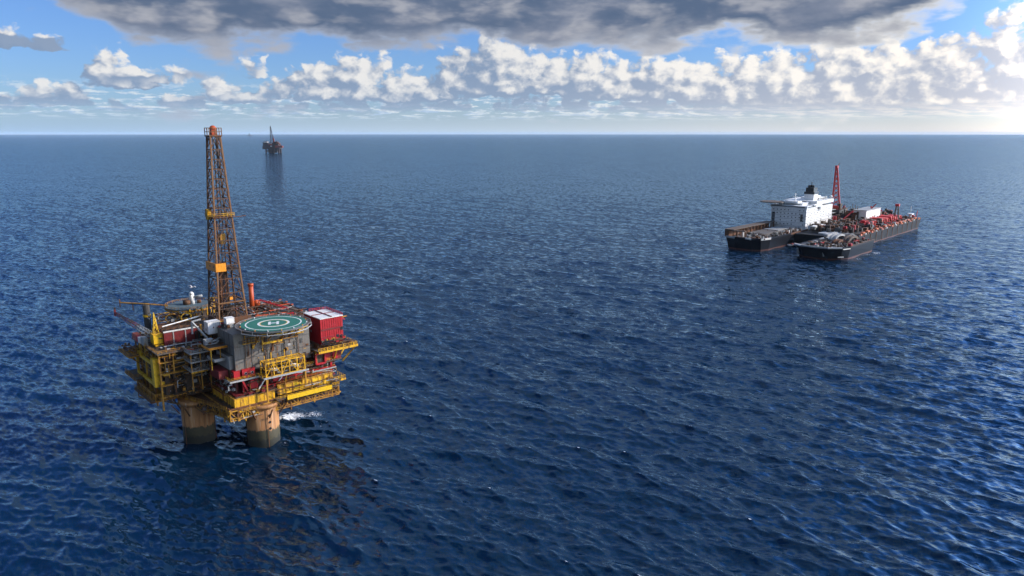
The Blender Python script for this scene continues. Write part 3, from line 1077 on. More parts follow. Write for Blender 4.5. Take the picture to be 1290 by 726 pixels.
    clutter(31, -1.4, 20.6, 46.5, 10, 29, 49.6, 46, root, mats=('rust', 'dark', 'ochre', 'lightgrey'))
    clutter(32, 20, 22, 46.5, 46, 58, 49.0, 110, root, mats=('rust', 'dark', 'vermilion', 'lightgrey', 'rust'), boxes=0.5)
    clutter(33, -3.6, 19, 30.2, 3, 34, 45.6, 80, root, mats=('rust', 'dark', 'ochre', 'darkgrey', 'dark', 'lightgrey'))

    build_derrick(root)

    # ---- red exhaust stack
    mb = MB().use('vermilion').cyl(29.3, 50, 1.15, 46.4, 59.6, 16)
    mb.cyl(29.3, 50, 1.35, 58.6, 59.8, 16)
    mb.use('dark').cyl(29.3, 50, 0.95, 59.78, 59.9, 16)
    mb.use('vermilion').bar((31.5, 50, 46.5), (31.5, 50, 51.5), 0.7).box(30.5, 49.2, 48.6, 33, 50.8, 51.2)
    mb.build('exhaust_stack', None, root, True)
    # red lattice jib lying on the deck behind the helideck
    mb = MB().use('red')
    p, q = (33, 50, 51.2), (42.5, 38, 47.4)
    for o in (-0.6, 0.6):
        mb.bar((p[0] + o, p[1] + o, p[2]), (q[0] + o, q[1] + o, q[2]), 0.3)
    for k in range(9):
        f, g = k / 9, (k + 1) / 9
        l = lambda f, o: (p[0] + (q[0] - p[0]) * f + o, p[1] + (q[1] - p[1]) * f + o, p[2] + (q[2] - p[2]) * f)
        mb.bar(l(f, -.6 if k % 2 else .6), l(g, .6 if k % 2 else -.6), 0.2)
    mb.build('deck_jib', None, root)

    # ---- left wing: dark module, red wall, crane pedestal, yellow frame
    mb = MB().use('dark')
    mb.box(-19.5, 27, 21.5, 0, 57, 40.2)
    mb.box(-12, 24, 20.5, 0, 27, 29.8)
    mb.use('ochre')
    for z in (21.2, 26.2, 31.2, 36.2):
        mb.box(-21.8, 25, z, 0, 58.5, z + 0.4)
    for v in (26, 34, 42, 50, 58):
        mb.bar((-21.4, v, 15.6), (-21.4, v, 41), 0.6)
    for u in (-16, -10.5):
        mb.bar((u, 25.4, 21), (u, 25.4, 41), 0.5)
    mb.use('deck').box(-22.4, 24.4, 40.2, 0, 60, 40.7)
    mb.use('ochre').rail([(-22.2, 60, 40.7), (-22.2, 44.5, 40.7)], 1.3, 0.09, 1.8)
    mb.build('left_wing', None, root)
    clutter(41, -21.6, 25.2, 31.6, -8, 26.9, 40, 46, root, mats=('rust', 'dark', 'ochre', 'lightgrey', 'dark'))
    clutter(42, -21.8, 27, 21.8, -19.6, 57, 40, 130, root, mats=('rust', 'dark', 'ochre', 'ochre', 'rust', 'lightgrey'))
    clutter(43, -18, 23.6, 20.8, -3, 26.8, 31, 60, root, mats=('rust', 'dark', 'dark', 'ochre', 'lightgrey'))
    clutter(44, -22, 45, 40.8, -17, 59.5, 43.2, 34, root, mats=('rust', 'ochre', 'white', 'vermilion', 'lightgrey'))
    clutter(54, -21, 25, 40.75, -1, 33.2, 42.0, 64, root, mats=('rust', 'dark', 'ochre', 'lightgrey', 'deck', 'darkgrey'), boxes=0.5)
    clutter(55, -13, 22.6, 20.6, 0.5, 24.4, 40, 90, root, mats=('rust', 'dark', 'ochre', 'dark', 'lightgrey', 'deck'))
    clutter(56, -20, 30, 18.8, -4, 36, 22, 50, root, mats=('rust', 'ochre', 'rust', 'dark'))
    mb = MB().use('ochre').rail([(-22.2, 44, 40.7), (-22.2, 24.6, 40.7), (-11.6, 24.6, 40.7)], 1.2, 0.08, 1.7)
    mb.use('rust')
    for (u, v) in ((-7.9, 25.8), (11.4, 3.3)):
        for k in range(8):
            w = PI / 4 * k
            mb.bar((u + 7.2 * math.cos(w), v + 7.2 * math.sin(w), 12.5), (u + 10.5 * math.cos(w), v + 10.5 * math.sin(w), 17.2), 0.45)
    mb.build('leg_brace', None, root)
    # deeper steel under the left wing and along the keel line of the decks
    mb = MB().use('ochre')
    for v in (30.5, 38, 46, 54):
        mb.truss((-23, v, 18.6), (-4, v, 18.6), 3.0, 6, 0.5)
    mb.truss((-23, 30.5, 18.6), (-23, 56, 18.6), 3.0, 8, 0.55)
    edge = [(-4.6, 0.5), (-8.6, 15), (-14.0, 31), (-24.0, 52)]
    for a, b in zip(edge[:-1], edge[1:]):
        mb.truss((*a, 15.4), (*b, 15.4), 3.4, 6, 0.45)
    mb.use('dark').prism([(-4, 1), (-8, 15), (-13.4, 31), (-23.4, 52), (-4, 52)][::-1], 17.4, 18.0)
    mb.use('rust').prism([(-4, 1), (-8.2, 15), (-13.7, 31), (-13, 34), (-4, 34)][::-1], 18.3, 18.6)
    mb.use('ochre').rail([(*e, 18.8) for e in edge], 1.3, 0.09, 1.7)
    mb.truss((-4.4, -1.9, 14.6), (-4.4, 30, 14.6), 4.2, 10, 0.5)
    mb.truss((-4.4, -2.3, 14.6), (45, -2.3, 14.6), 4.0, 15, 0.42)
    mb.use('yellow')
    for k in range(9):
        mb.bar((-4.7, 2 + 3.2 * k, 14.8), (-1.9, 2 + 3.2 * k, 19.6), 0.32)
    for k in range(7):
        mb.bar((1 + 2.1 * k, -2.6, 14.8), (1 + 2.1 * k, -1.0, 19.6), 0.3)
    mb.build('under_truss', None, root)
    clutter(64, -11, 8, 15.6, -5, 30, 18.4, 60, root, mats=('ochre', 'rust', 'dark', 'rust', 'lightgrey'), r=(.1, .26))
    clutter(57, -5.2, -3.2, 13.6, 12, 0, 18.4, 60, root, mats=('ochre', 'yellow', 'rust', 'ochre', 'lightgrey'), r=(0.10, 0.26))
    clutter(58, -22, 29.8, 18.8, -5, 31.2, 22, 60, root, mats=('ochre', 'rust', 'ochre', 'dark', 'yellow'), r=(0.12, 0.28))
    clutter(59, 14, -4.6, 20.2, 44, -1.5, 23.4, 30, root, mats=('ochre', 'rust', 'yellow', 'lightgrey', 'dark'), r=(0.07, 0.18), boxes=0.25)
    clutter(60, 2, -2.6, 23.4, 16, 0.2, 25.0, 26, root, mats=('ochre', 'rust', 'darkred', 'dark'), r=(0.07, 0.16))
    clutter(62, -22, 24.6, 26.8, -17.5, 44, 40, 60, root, mats=('ochre', 'rust', 'yellow', 'dark', 'rust'), r=(0.1, 0.25))
    # side platforms at the far left
    mb = MB().use('deck').box(-27.6, 46, 35.6, -21.8, 62, 35.95).box(-27, 42, 26.2, -21.8, 58, 26.5)
    mb.use('ochre').rail([(-21.9, 46, 35.95), (-27.5, 46, 35.95), (-27.5, 62, 35.95)], 1.3, 0.09, 1.7)
    mb.rail([(-22, 44.6, 26.5), (-26.9, 44.6, 26.5), (-26.9, 58, 26.5)], 1.3, 0.09, 1.7)
    mb.box(-27.8, 45.8, 35.2, -21.8, 46.0, 35.9).box(-27.8, 46, 35.2, -27.6, 62, 35.9)
    mb.box(-27.2, 42, 25.8, -27, 58, 26.5)
    for v in (48, 54, 60):
        mb.bar((-27.2, v, 35.4), (-21.8, v, 30.5), 0.35); mb.bar((-26.6, v - 3, 26), (-21.8, v - 3, 22), 0.35)
    mb.build('side_gallery', None, root)
    clutter(45, -27, 46.6, 36, -22.4, 61, 38.6, 26, root, mats=('rust', 'dark', 'ochre'))
    # yellow frame and pillar
    mb = MB().use('clean_yellow')
    for z, hgt in ((25.4, 1.35), (34.2, 1.0)):
        mb.box(-22.9, 27.5, z, -21.9, 49.2, z + hgt)
    mb.box(-22.9, 48.4, 26.7, -21.9, 49.2, 34.2)
    mb.box(-22.9, 40.8, 35.2, -21.9, 49.2, 36.5)
    mb.box(-23.0, 24.2, 25.0, -20.0, 27.5, 37.2)
    mb.box(-20.0, 24.4, 25.2, -17.4, 25.4, 26.8).box(-20.0, 24.6, 33.0, -17.2, 25.2, 34.2)
    mb.use('yellow')
    mb.box(-22.7, 35.6, 26.7, -22.1, 36.2, 34.2)
    mb.use('ochre')
    for k in range(4):
        mb.bar((-22.4, 29 + 4.1 * k, 26.7), (-22.4, 29 + 4.1 * k, 34.2), 0.14)
    mb.bar((-22.4, 27.5, 30.4), (-22.4, 44.6, 30.4), 0.14)
    mb.use('dark').box(-21.2, 27.5, 26, -20.6, 45, 35.5)
    mb.build('yellow_frame', None, root).location = (-0.5, 3.2, 0.8)
    # red wall with white posts
    mb = MB().use('darkred').box(-16.2, 34, 40.3, -2.0, 50, 46.9)
    mb.use('lightgrey')
    for u in (-12.6, -7.6):
        mb.box(u, 33.8, 40.7, u + 0.4, 34, 46.9)
    mb.use('white').box(-16.4, 33.7, 46.9, -1.8, 34.4, 47.4)
    mb.build('red_wall', None, root)
    mb = MB()
    rnd = random.Random(9)
    for k in range(16):
        mb.use(('rust', 'dark', 'lightgrey', 'rust')[k % 4]).tube((-16, 35 + k * 0.9, 47.0 + 0.4 * (k % 2)), (-1, 35 + k * 0.9, 47.0 + 0.4 * (k % 2)), 0.32, 7)
    mb.use('white').tube((-16, 36, 49.2), (0.5, 40, 50.2), 0.28, 7)
    mb.use('dark')
    for k in range(6):
        mb.bar((-15 + 2.8 * k, 35.2, 46.7), (-15 + 2.8 * k, 35.2, 49.4), 0.35)
    mb.build('pipe_rack', None, root)
    clutter(47, -16, 46, 46.6, 6, 58, 50.5, 80, root, mats=('rust', 'ochre', 'yellow', 'dark', 'darkgrey', 'lightgrey'))
    clutter(48, -15, 50, 40.8, -1, 60, 46, 30, root, mats=('rust', 'dark'))
    # big hoops of flexible hose seen under the back deck
    for (u, v, r, k) in ((-8, 49, 2.6, 'ochre'), (-2.5, 46.5, 2.3, 'yellow'), (-11, 52, 2.2, 'rust')):
        mb = MB().use(k)
        prev = None
        for i in range(15):
            w = PI * 2 * i / 14
            c = (u + r * math.cos(w), v, 49.2 + r * 0.75 * math.sin(w))
            if prev: mb.tube(prev, c, 0.28, 6)
            prev = c
        mb.build('hose_loop', None, root)
    # stair tower in the corner between wing and quarters
    mb = MB()
    for z in (32.2, 36.2, 40.0):
        mb.use('deck').box(-11.5, 17.6, z, -3.6, 26, z + 0.35)
        mb.use('lightgrey').box(-11.7, 17.4, z - 0.1, -11.5, 26, z + 0.5).box(-11.5, 17.4, z - 0.1, -3.6, 17.6, z + 0.5)
        mb.rail([(-11.5, 26, z + 0.4), (-11.5, 17.6, z + 0.4), (-3.6, 17.6, z + 0.4)], 1.2, 0.07, 1.5)
    mb.use('yellow').box(-11.6, 17.2, 31.7, -5, 17.4, 32.4)
    mb.use('ochre')
    for (u, v) in ((-11.3, 17.8), (-3.8, 17.8), (-11.3, 25), (-7.5, 17.8)):
        mb.bar((u, v, 24), (u, v, 41.4), 0.4)
    for k in range(2):
        mb.use('darkgrey').bar((-10.5, 19.4, 32.4 + 4 * k), (-4.5, 19.4, 36.3 + 3.9 * k), 0.7)
    mb.build('stair_tower', None, root)
    clutter(51, -11.2, 18, 32.6, -4, 25.6, 40, 44, root, mats=('rust', 'dark', 'lightgrey', 'darkgrey'))
    clutter(52, -11, 18, 40.4, -4, 25.5, 42.6, 26, root, mats=('ochre', 'rust', 'lightgrey', 'vermilion'))
    # yellow edged ledges left of the living quarters
    mb = MB().use('deck').box(-6.4, 9.5, 43.0, 1.0, 18, 43.3).box(-5, 8, 38.2, -0.6, 16, 38.5)
    mb.use('orange').box(-6.6, 9.2, 42.6, 1.0, 9.5, 43.5).box(-6.7, 9.5, 42.6, -6.4, 18, 43.5)
    mb.use('lightgrey').box(-5.2, 7.8, 37.6, -0.6, 8.0, 38.8).box(-5.3, 8, 37.6, -5, 16, 38.8)
    mb.use('yellow').bar((-2, 9.6, 43), (-2, 9.6, 38.4), 0.3).bar((-5.8, 9.6, 43), (-5.8, 9.6, 34), 0.4)
    mb.use('darkred').box(-4.6, 6, 30.3, -0.8, 16, 33.8)
    mb.build('yellow_ledge', None, root)
    clutter(53, -6, 10, 43.4, 0.8, 17.5, 45.5, 18, root, mats=('rust', 'lightgrey', 'dark'), boxes=0.6)

    build_cranes(root)

    # ---- round grey deck at the back
    mb = MB().use('teal').prism([(4.5 + 10.6 * math.cos(2 * PI * i / 20), 62 + 10.6 * math.sin(2 * PI * i / 20)) for i in range(20)], 49.5, 50.0)
    mb.use('ochre').prism([(4.5 + 10.9 * math.cos(2 * PI * i / 20), 62 + 10.9 * math.sin(2 * PI * i / 20)) for i in range(20)], 48.7, 49.5)
    mb.use('dark').prism([(4.5 + 8 * math.cos(2 * PI * i / 12), 62 + 9 * math.sin(2 * PI * i / 12)) for i in range(12)], 40, 48.7)
    mb.use('yellow')
    for i in range(7):
        w = -1.9 + i * 0.25
        mb.bar((4.5 + 10.8 * math.cos(w), 62 + 10.8 * math.sin(w), 46), (4.5 + 10.8 * math.cos(w), 62 + 10.8 * math.sin(w), 50.2), 0.35)
    mb.use('ochre').rail([(4.5 + 10.7 * math.cos(2 * PI * i / 20), 62 + 10.7 * math.sin(2 * PI * i / 20), 50) for i in range(20)], 1.0, 0.07, 1.7, True)
    bd = mb.build('back_deck', None, root)
    bd.location = (0, 0, 1.2)
    mb = MB().use('white').cyl(6, 63, 1.25, 50, 54.6, 16, 1.1).dome(6, 63, 54.6, 1.12, 1.3)
    mb.use('lightgrey').tube((6.8, 62.2, 53.4), (9.8, 60, 53.9), 0.55, 8)
    mb.use('rust').box(2.4, 62, 50, 4.8, 65, 52).cyl(9.4, 63.4, 1.0, 50, 51.4, 10)
    mb.build('white_tower', None, bd, True)
    mb = MB().use('yellow').bar((13.6, 56, 46.5), (13.6, 56, 54.2), 0.6).bar((13.6, 56, 54.2), (15.4, 55, 54.2), 0.4).bar((13.6, 56, 54.2), (12, 57, 54.2), 0.35)
    mb.build('yellow_davit', None, root)
    # far post and the long pipe boom over it
    mb = MB().use('darkgrey').cyl(-12.4, 70, 1.5, 33, 52.4, 14)
    mb.use('clean_yellow').cyl(-12.4, 70, 1.75, 46.8, 47.8, 14)
    mb.use('dark').box(-16, 58, 30, -6, 72, 38)
    mb.build('far_post', None, root)
    mb = MB().use('ochre')
    a, b = (-21.5, 77, 53.6), (-12.4, 70, 52.8)
    mb.tube(a, b, 0.3, 6); mb.tube(b, (-4, 66, 51.4), 0.3, 6)
    mb.use('rust').bar((-21.5, 77, 51.6), (-21.5, 77, 55.2), 0.4).bar((-17, 73.6, 53.2), (-17, 73.6, 49.8), 0.35)
    mb.build('pipe_boom', None, root)
    return root


def build_derrick(root):
    cx, cy = 12.6, 37.0
    z0, z1 = 46.5, 128.6
    hb, ht = 6.4, 2.1
    half = lambda z: hb + (ht - hb) * ((z - z0) / (z1 - z0)) ** 0.92
    cor = lambda z: [(cx + s * half(z), cy + t * half(z), z) for s, t in ((-1, -1), (1, -1), (1, 1), (-1, 1))]
    mb = MB().use('derrick')
    levels = [z0]
    z = z0
    while z < z1 - 2:
        z = min(z1, z + max(4.2, half(z) * 1.15))
        levels.append(z)
    levels[-1] = z1
    for a, b in zip(levels[:-1], levels[1:]):
        A, B = cor(a), cor(b)
        for i in range(4):
            j = (i + 1) % 4
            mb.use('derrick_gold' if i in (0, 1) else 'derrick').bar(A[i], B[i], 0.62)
            mb.use('derrick').bar(B[i], B[j], 0.36)
            mid = tuple((B[i][q] + B[j][q]) / 2 for q in range(3))
            mb.bar(A[i], mid, 0.30); mb.bar(A[j], mid, 0.30)
    dk = mb.build('derrick', None, root)
    # ladder, guide rails and standing drill pipe inside
    mb = MB().use('dark')
    for (du, dv) in ((-0.8, -0.6), (0.8, -0.6)):
        mb.bar((cx + du, cy + dv, z0), (cx + du * .8, cy + dv, z1 - 1), 0.34)
    for k in range(26):
        zz = 50 + k * 3
        mb.bar((cx - 0.8, cy - 0.6, zz), (cx + 0.8, cy - 0.6, zz), 0.2)
    mb.use('rust')
    for k in range(14):
        mb.tube((cx - 3.2 + 0.42 * k, cy + 1.6 + 0.3 * (k % 3), z0), (cx - 1.6 + 0.24 * k, cy + 1.2, z0 + 27), 0.16, 5)
    mb.tube((cx - 3.4, cy - 2.4, z0), (cx - 2.2, cy - 1.8, z0 + 46), 0.35, 6)
    mb.tube((cx + 2.9, cy - 2.8, z0), (cx + 2.0, cy - 2.0, z0 + 40), 0.3, 6)
    mb.use('ochre').box(cx - 1.2, cy - 1.4, 82, cx + 1.2, cy + 0.4, 86.5)
    mb.build('drill_string', None, dk)
    # racking board: the yellow box low on the mast
    zz = 70.6
    h = half(zz) + 0.5
    mb = MB().use('orange')
    mb.box(cx - h - .3, cy - h - .4, zz, cx - h + 4.2, cy - h + .2, zz + 3.6)
    mb.box(cx - h - .4, cy - h + .2, zz, cx - h + .2, cy + h, zz + 3.6)
    mb.use('dark').box(cx - h + .2, cy - h + .2, zz, cx + h, cy + h, zz + 0.4)
    mb.use('black')
    for k in range(2):
        mb.box(cx - h - .46, cy - h + 1.5 + 4 * k, zz + 1.7, cx - h - .40, cy - h + 2.3 + 4 * k, zz + 2.5)
    mb.build('racking_board', None, dk)
    # platform half way up
    zz = 94.0
    h = half(zz) + 0.9
    mb = MB().use('rust').box(cx - h, cy - h, zz, cx + h, cy + h, zz + 0.3)
    mb.use('yellow').rail([(cx - h, cy - h, zz + .3), (cx + h, cy - h, zz + .3), (cx + h, cy + h, zz + .3), (cx - h, cy + h, zz + .3)], 1.5, 0.09, 1.5, True)
    mb.box(cx - h - .6, cy + 0.4, zz - 1.0, cx - h + 1.2, cy + 2.6, zz + 3.6)
    mb.use('rust').bar((cx + h, cy - h, zz), (cx + h + 5, cy - h, zz + 0.2), 0.25)
    mb.build('mast_platform', None, dk)
    # cross stage low on the mast
    zz = 56.5
    h = half(zz) + 0.3
    mb = MB().use('derrick_gold')
    c = [(cx - h, cy - h, zz), (cx + h, cy - h, zz), (cx + h, cy + h, zz), (cx - h, cy + h, zz)]
    for i in range(4):
        mb.bar(c[i], c[(i + 1) % 4], 0.6)
    mb.use('orange').box(cx - 1.0, cy - h - .6, zz + 1.2, cx + .4, cy - h, zz + 2.4)
    mb.build('lower_stage', None, dk)
    # crown
    h = 2.6
    mb = MB().use('rust').box(cx - h, cy - h, z1, cx + h, cy + h, z1 + 0.4)
    mb.use('derrick_gold')
    for lv in (0.4, 2.0, 3.6):
        pts = [(cx - h, cy - h, z1 + lv), (cx + h, cy - h, z1 + lv), (cx + h, cy + h, z1 + lv), (cx - h, cy + h, z1 + lv)]
        for i in range(4):
            mb.bar(pts[i], pts[(i + 1) % 4], 0.26)
    for s in (-1, 0, 1):
        for t in (-1, 0, 1):
            if s or t:
                mb.bar((cx + s * h, cy + t * h, z1), (cx + s * h, cy + t * h, z1 + 3.6), 0.3)
    mb.use('vermilion').box(cx - 1.0, cy - 1.0, z1 + .4, cx + 1.0, cy + 1.0, z1 + 3.2).dome(cx, cy, z1 + 3.2, 1.5, 1.5)
    mb.use('rust')
    for i in range(2):
        mb.bar((cx - 1.8 + 3.6 * i, cy, z1 + .4), (cx, cy, z1 + 3.4), 0.3)
    mb.build('crown_block', None, dk)
    # wind walls and sub-base
    mb = MB().use('dark').box(cx - 6.5, cy - 6.5, 46.5, cx + 6.5, cy + 6.5, 48.6)
    mb.use('rust').box(cx - 7.6, cy - 7.7, 46.5, cx + 7.6, cy - 7.3, 49.8)
    mb.box(cx - 7.7, cy - 7.2, 46.5, cx - 7.3, cy + 3, 50.4)
    mb.build('drill_floor', None, dk)
    clutter(61, cx - 6, cy - 6, 48.6, cx + 6, cy + 6, 56, 40, dk, 'drill_floor_machinery', mats=('rust', 'dark', 'derrick', 'dark'))


def build_cranes(root):
    # yellow pedestal crane at the left corner
    mb = MB().use('ochre').cyl(-16.8, 35, 1.6, 36, 41.8, 14)
    ped = mb.build('crane_pedestal', None, root)
    ped.location = (-0.8, 2.6, 0.6)
    mb = MB().use('clean_yellow').box(-19.2, 33.0, 41.6, -14.6, 37.4, 45.6)
    mb.use('yellow').box(-19.4, 32.8, 45.55, -14.4, 37.6, 45.85).box(-18.8, 32.4, 40.6, -14.4, 37.4, 41.2)
    mb.use('black').box(-17.2, 32.94, 43.5, -15.6, 33.02, 44.0).box(-15.5, 32.94, 42.2, -15.1, 33.02, 42.6)
    mb.build('crane_cab', None, ped)
    mb = MB().use('clean_yellow')
    top = (-17.2, 36.6, 54.6)
    base = [(-18.2, 35.2, 45.8), (-16.2, 35.2, 45.8), (-16.2, 37.2, 45.8), (-18.2, 37.2, 45.8)]
    for b in base:
        mb.bar(b, top, 0.26)
    for f in (0.25, 0.45, 0.65, 0.82):
        pts = [tuple(b[q] + (top[q] - b[q]) * f for q in range(3)) for b in base]
        for i in range(4):
            mb.bar(pts[i], pts[(i + 1) % 4], 0.2)
    for f, g in ((0, .25), (.25, .45), (.45, .65)):
        for i in (0, 3):
            a, b = base[i], base[(i + 1) % 4]
            mb.bar(tuple(a[q] + (top[q] - a[q]) * f for q in range(3)), tuple(b[q] + (top[q] - b[q]) * g for q in range(3)), 0.2)
    mb.build('crane_mast', None, ped)
    # lattice boom at rest, reaching out to the left, white and red
    p, q = np.array((-18.6, 37.5, 44.8)), np.array((-26.4, 60.5, 51.6))
    d = (q - p) / np.linalg.norm(q - p)
    s = np.cross(d, (0, 0, 1.0)); s /= np.linalg.norm(s)
    t = np.cross(s, d)
    mb = MB()
    n = 14
    for k in range(n):
        f, g = k / n, (k + 1) / n
        mb.use('lightgrey' if k < 5 else 'darkred' if k % 3 == 0 or k > 11 else 'rust')
        w0, w1 = 0.95 - 0.6 * f, 0.95 - 0.6 * g
        A = [p + (q - p) * f + s * i * w0 + t * j * w0 for i, j in ((-1, -1), (1, -1), (1, 1), (-1, 1))]
        B = [p + (q - p) * g + s * i * w1 + t * j * w1 for i, j in ((-1, -1), (1, -1), (1, 1), (-1, 1))]
        for i in range(4):
            mb.bar(A[i], B[i], 0.17)
            mb.bar(A[i], B[(i + 1) % 4], 0.11)
    mb.use('darkred').bar(q + np.array((0, 0, -1.4)), q + np.array((0, 0, 1.4)), 0.7)
    mb.use('dark').bar(q + np.array((.2, 0.4, 1.2)), q + np.array((.2, .4, 2.4)), 0.6)
    mb.build('crane_boom', None, ped)
    mb = MB().use('vermilion').box(-22.6, 52, 40.7, -20.4, 57.5, 43.4)
    mb.use('white').box(-22.6, 46.4, 40.7, -21.2, 49.4, 43.2)
    mb.use('lightgrey').box(-22.5, 41, 40.7, -20.8, 45.6, 44.2)
    mb.use('red').box(-22.55, 49.5, 40.7, -21, 51.8, 43.3)
    mb.build('winch_housing', None, root)
    # ladder up the left corner
    mb = MB().use('yellow')
    for o in (0, 1.1):
        mb.bar((-22.7, 39.6 + o, 31), (-22.7, 39.6 + o, 41.4), 0.22)
    for k in range(14):
        mb.bar((-22.7, 39.6, 31.4 + .7 * k), (-22.7, 40.7, 31.4 + .7 * k), 0.16)
    for o in (0, 2.4):
        mb.bar((-22.9, 44 + o, 35.6), (-22.9, 44 + o, 41.2), 0.3)
    mb.build('ladder', None, root)
    # white A-frame arm beside the white cabins
    mb = MB().use('lightgrey')
    mb.tube((-7.6, 24, 52.2), (-3.0, 20.5, 45.0), 0.45, 8)
    mb.tube((-7.6, 24, 52.2), (-7.8, 24, 47), 0.4, 8)
    mb.tube((-7.6, 24, 52.2), (-4, 23.6, 52.8), 0.4, 8)
    mb.use('ochre').bar((-4.6, 22.4, 46), (-4.6, 22.4, 51), 0.6)
    mb.build('white_arm', None, root)


def build_deck_things():
    def box_thing(name, label, cat, u, v, z, sx, sy, sz, mat, group=None, extra=None):
        o = thing(name, label, cat, pl_world(u, v, z), PL_A, group)
        mb = MB().use(mat).box(0, 0, 0.15, sx, sy, sz)
        mb.use('darkgrey').box(0.1, 0.1, 0, 0.5, sy - .1, 0.15).box(sx - 0.5, 0.1, 0, sx - .1, sy - .1, 0.15)
        mb.use(mat).box(-.05, -.05, sz - .12, sx + .05, sy + .05, sz + .06)
        mb.build('body', None, o)
        if extra:
            extra(o)
        return o

    def hatch(o):
        MB().use('dark').box(-.06, 2.2, 1.4, 0.02, 2.9, 2.4).build('hatch', None, o)
        MB().use('rust').box(2.0, -.05, 2.6, 2.5, 0.03, 3.2).build('vent', None, o)
        MB().use('lightgrey').rail([(0.2, 0.2, 5.1), (4.8, 0.2, 5.1)], 0.5, 0.05, 1.5).build('roof_rail', None, o)
    box_thing('equipment_cabin', 'large white equipment cabin beside the foot of the rusty derrick', 'cabin', -2.6, 19.6, 46.5, 5.2, 4.4, 5.2, 'white', None, hatch)

    def louvre(o):
        MB().use('lightgrey').box(0.4, -.05, 0.8, 2.4, 0.03, 1.9).build('louvre', None, o)
    box_thing('equipment_cabin', 'white equipment box standing on the grey roof right behind the helideck edge', 'cabin', 3.2, 14.0, 49.4, 3.4, 3.0, 4.2, 'white', None, louvre)
    box_thing('equipment_box', 'small tilted white box low below the large white cabin', 'box', -6.0, 15.0, 43.35, 3.4, 2.0, 2.4, 'lightgrey', None, louvre)

    def portholes(o):
        mb = MB()
        for a in (1.5, 4.2):
            mb.use('lightgrey').tube((a, -.06, 2.0), (a, 0.02, 2.0), 0.62, 12)
            mb.use('glass').tube((a, -.10, 2.0), (a, -.05, 2.0), 0.45, 12)
        mb.build('window', None, o)
        MB().use('darkred').box(2.4, -.06, .2, 3.3, 0.02, 2.2).build('door', None, o)
    box_thing('deck_cabin', 'red cabin with round windows on the front corner of the middle deck', 'cabin', 0.0, 2.0, 30.2, 2.6, 6.2, 3.6, 'red', None,
              lambda o: MB().use('lightgrey').tube((-.06, 2, 2.0), (.02, 2, 2.0), .65, 12).use('glass').tube((-.1, 2, 2.0), (-.05, 2, 2.0), .45, 12).build('window', None, o))
    box_thing('deck_cabin', 'red cabin with two round windows right of the corner cabin on the middle deck', 'cabin', 3.4, 1.6, 30.2, 5.4, 3.0, 3.8, 'red', None, portholes)
    for (u, lab) in ((13.4, 'left white tank lying inside the yellow pipe cage'), (22.6, 'right white tank lying inside the yellow pipe cage')):
        o = thing('storage_tank', lab, 'tank', pl_world(u, -2.2, 31.4), PL_A, 'white tanks inside the yellow pipe cage')
        MB().use('white').tube((0, 0, 1.6), (3.6, 0, 0.9), 0.75, 12).build('shell', None, o, True)
        MB().use('ochre').box(0.5, -.6, -1.2, 0.9, .6, 0.9).box(2.7, -.6, -1.2, 3.1, .6, 0.7).build('cradle', None, o)


# ------------------------------------------------------------------ the twin-bow heavy lift ship (x: towards the stern, y: towards its far side)
SH_O, SH_A = (310.0, 800.0), math.radians(47.0)


def sh_world(s, t, z=0.0):
    c, k = math.cos(SH_A), math.sin(SH_A)
    return (SH_O[0] + s * c + t * k, SH_O[1] + s * k - t * c, z)


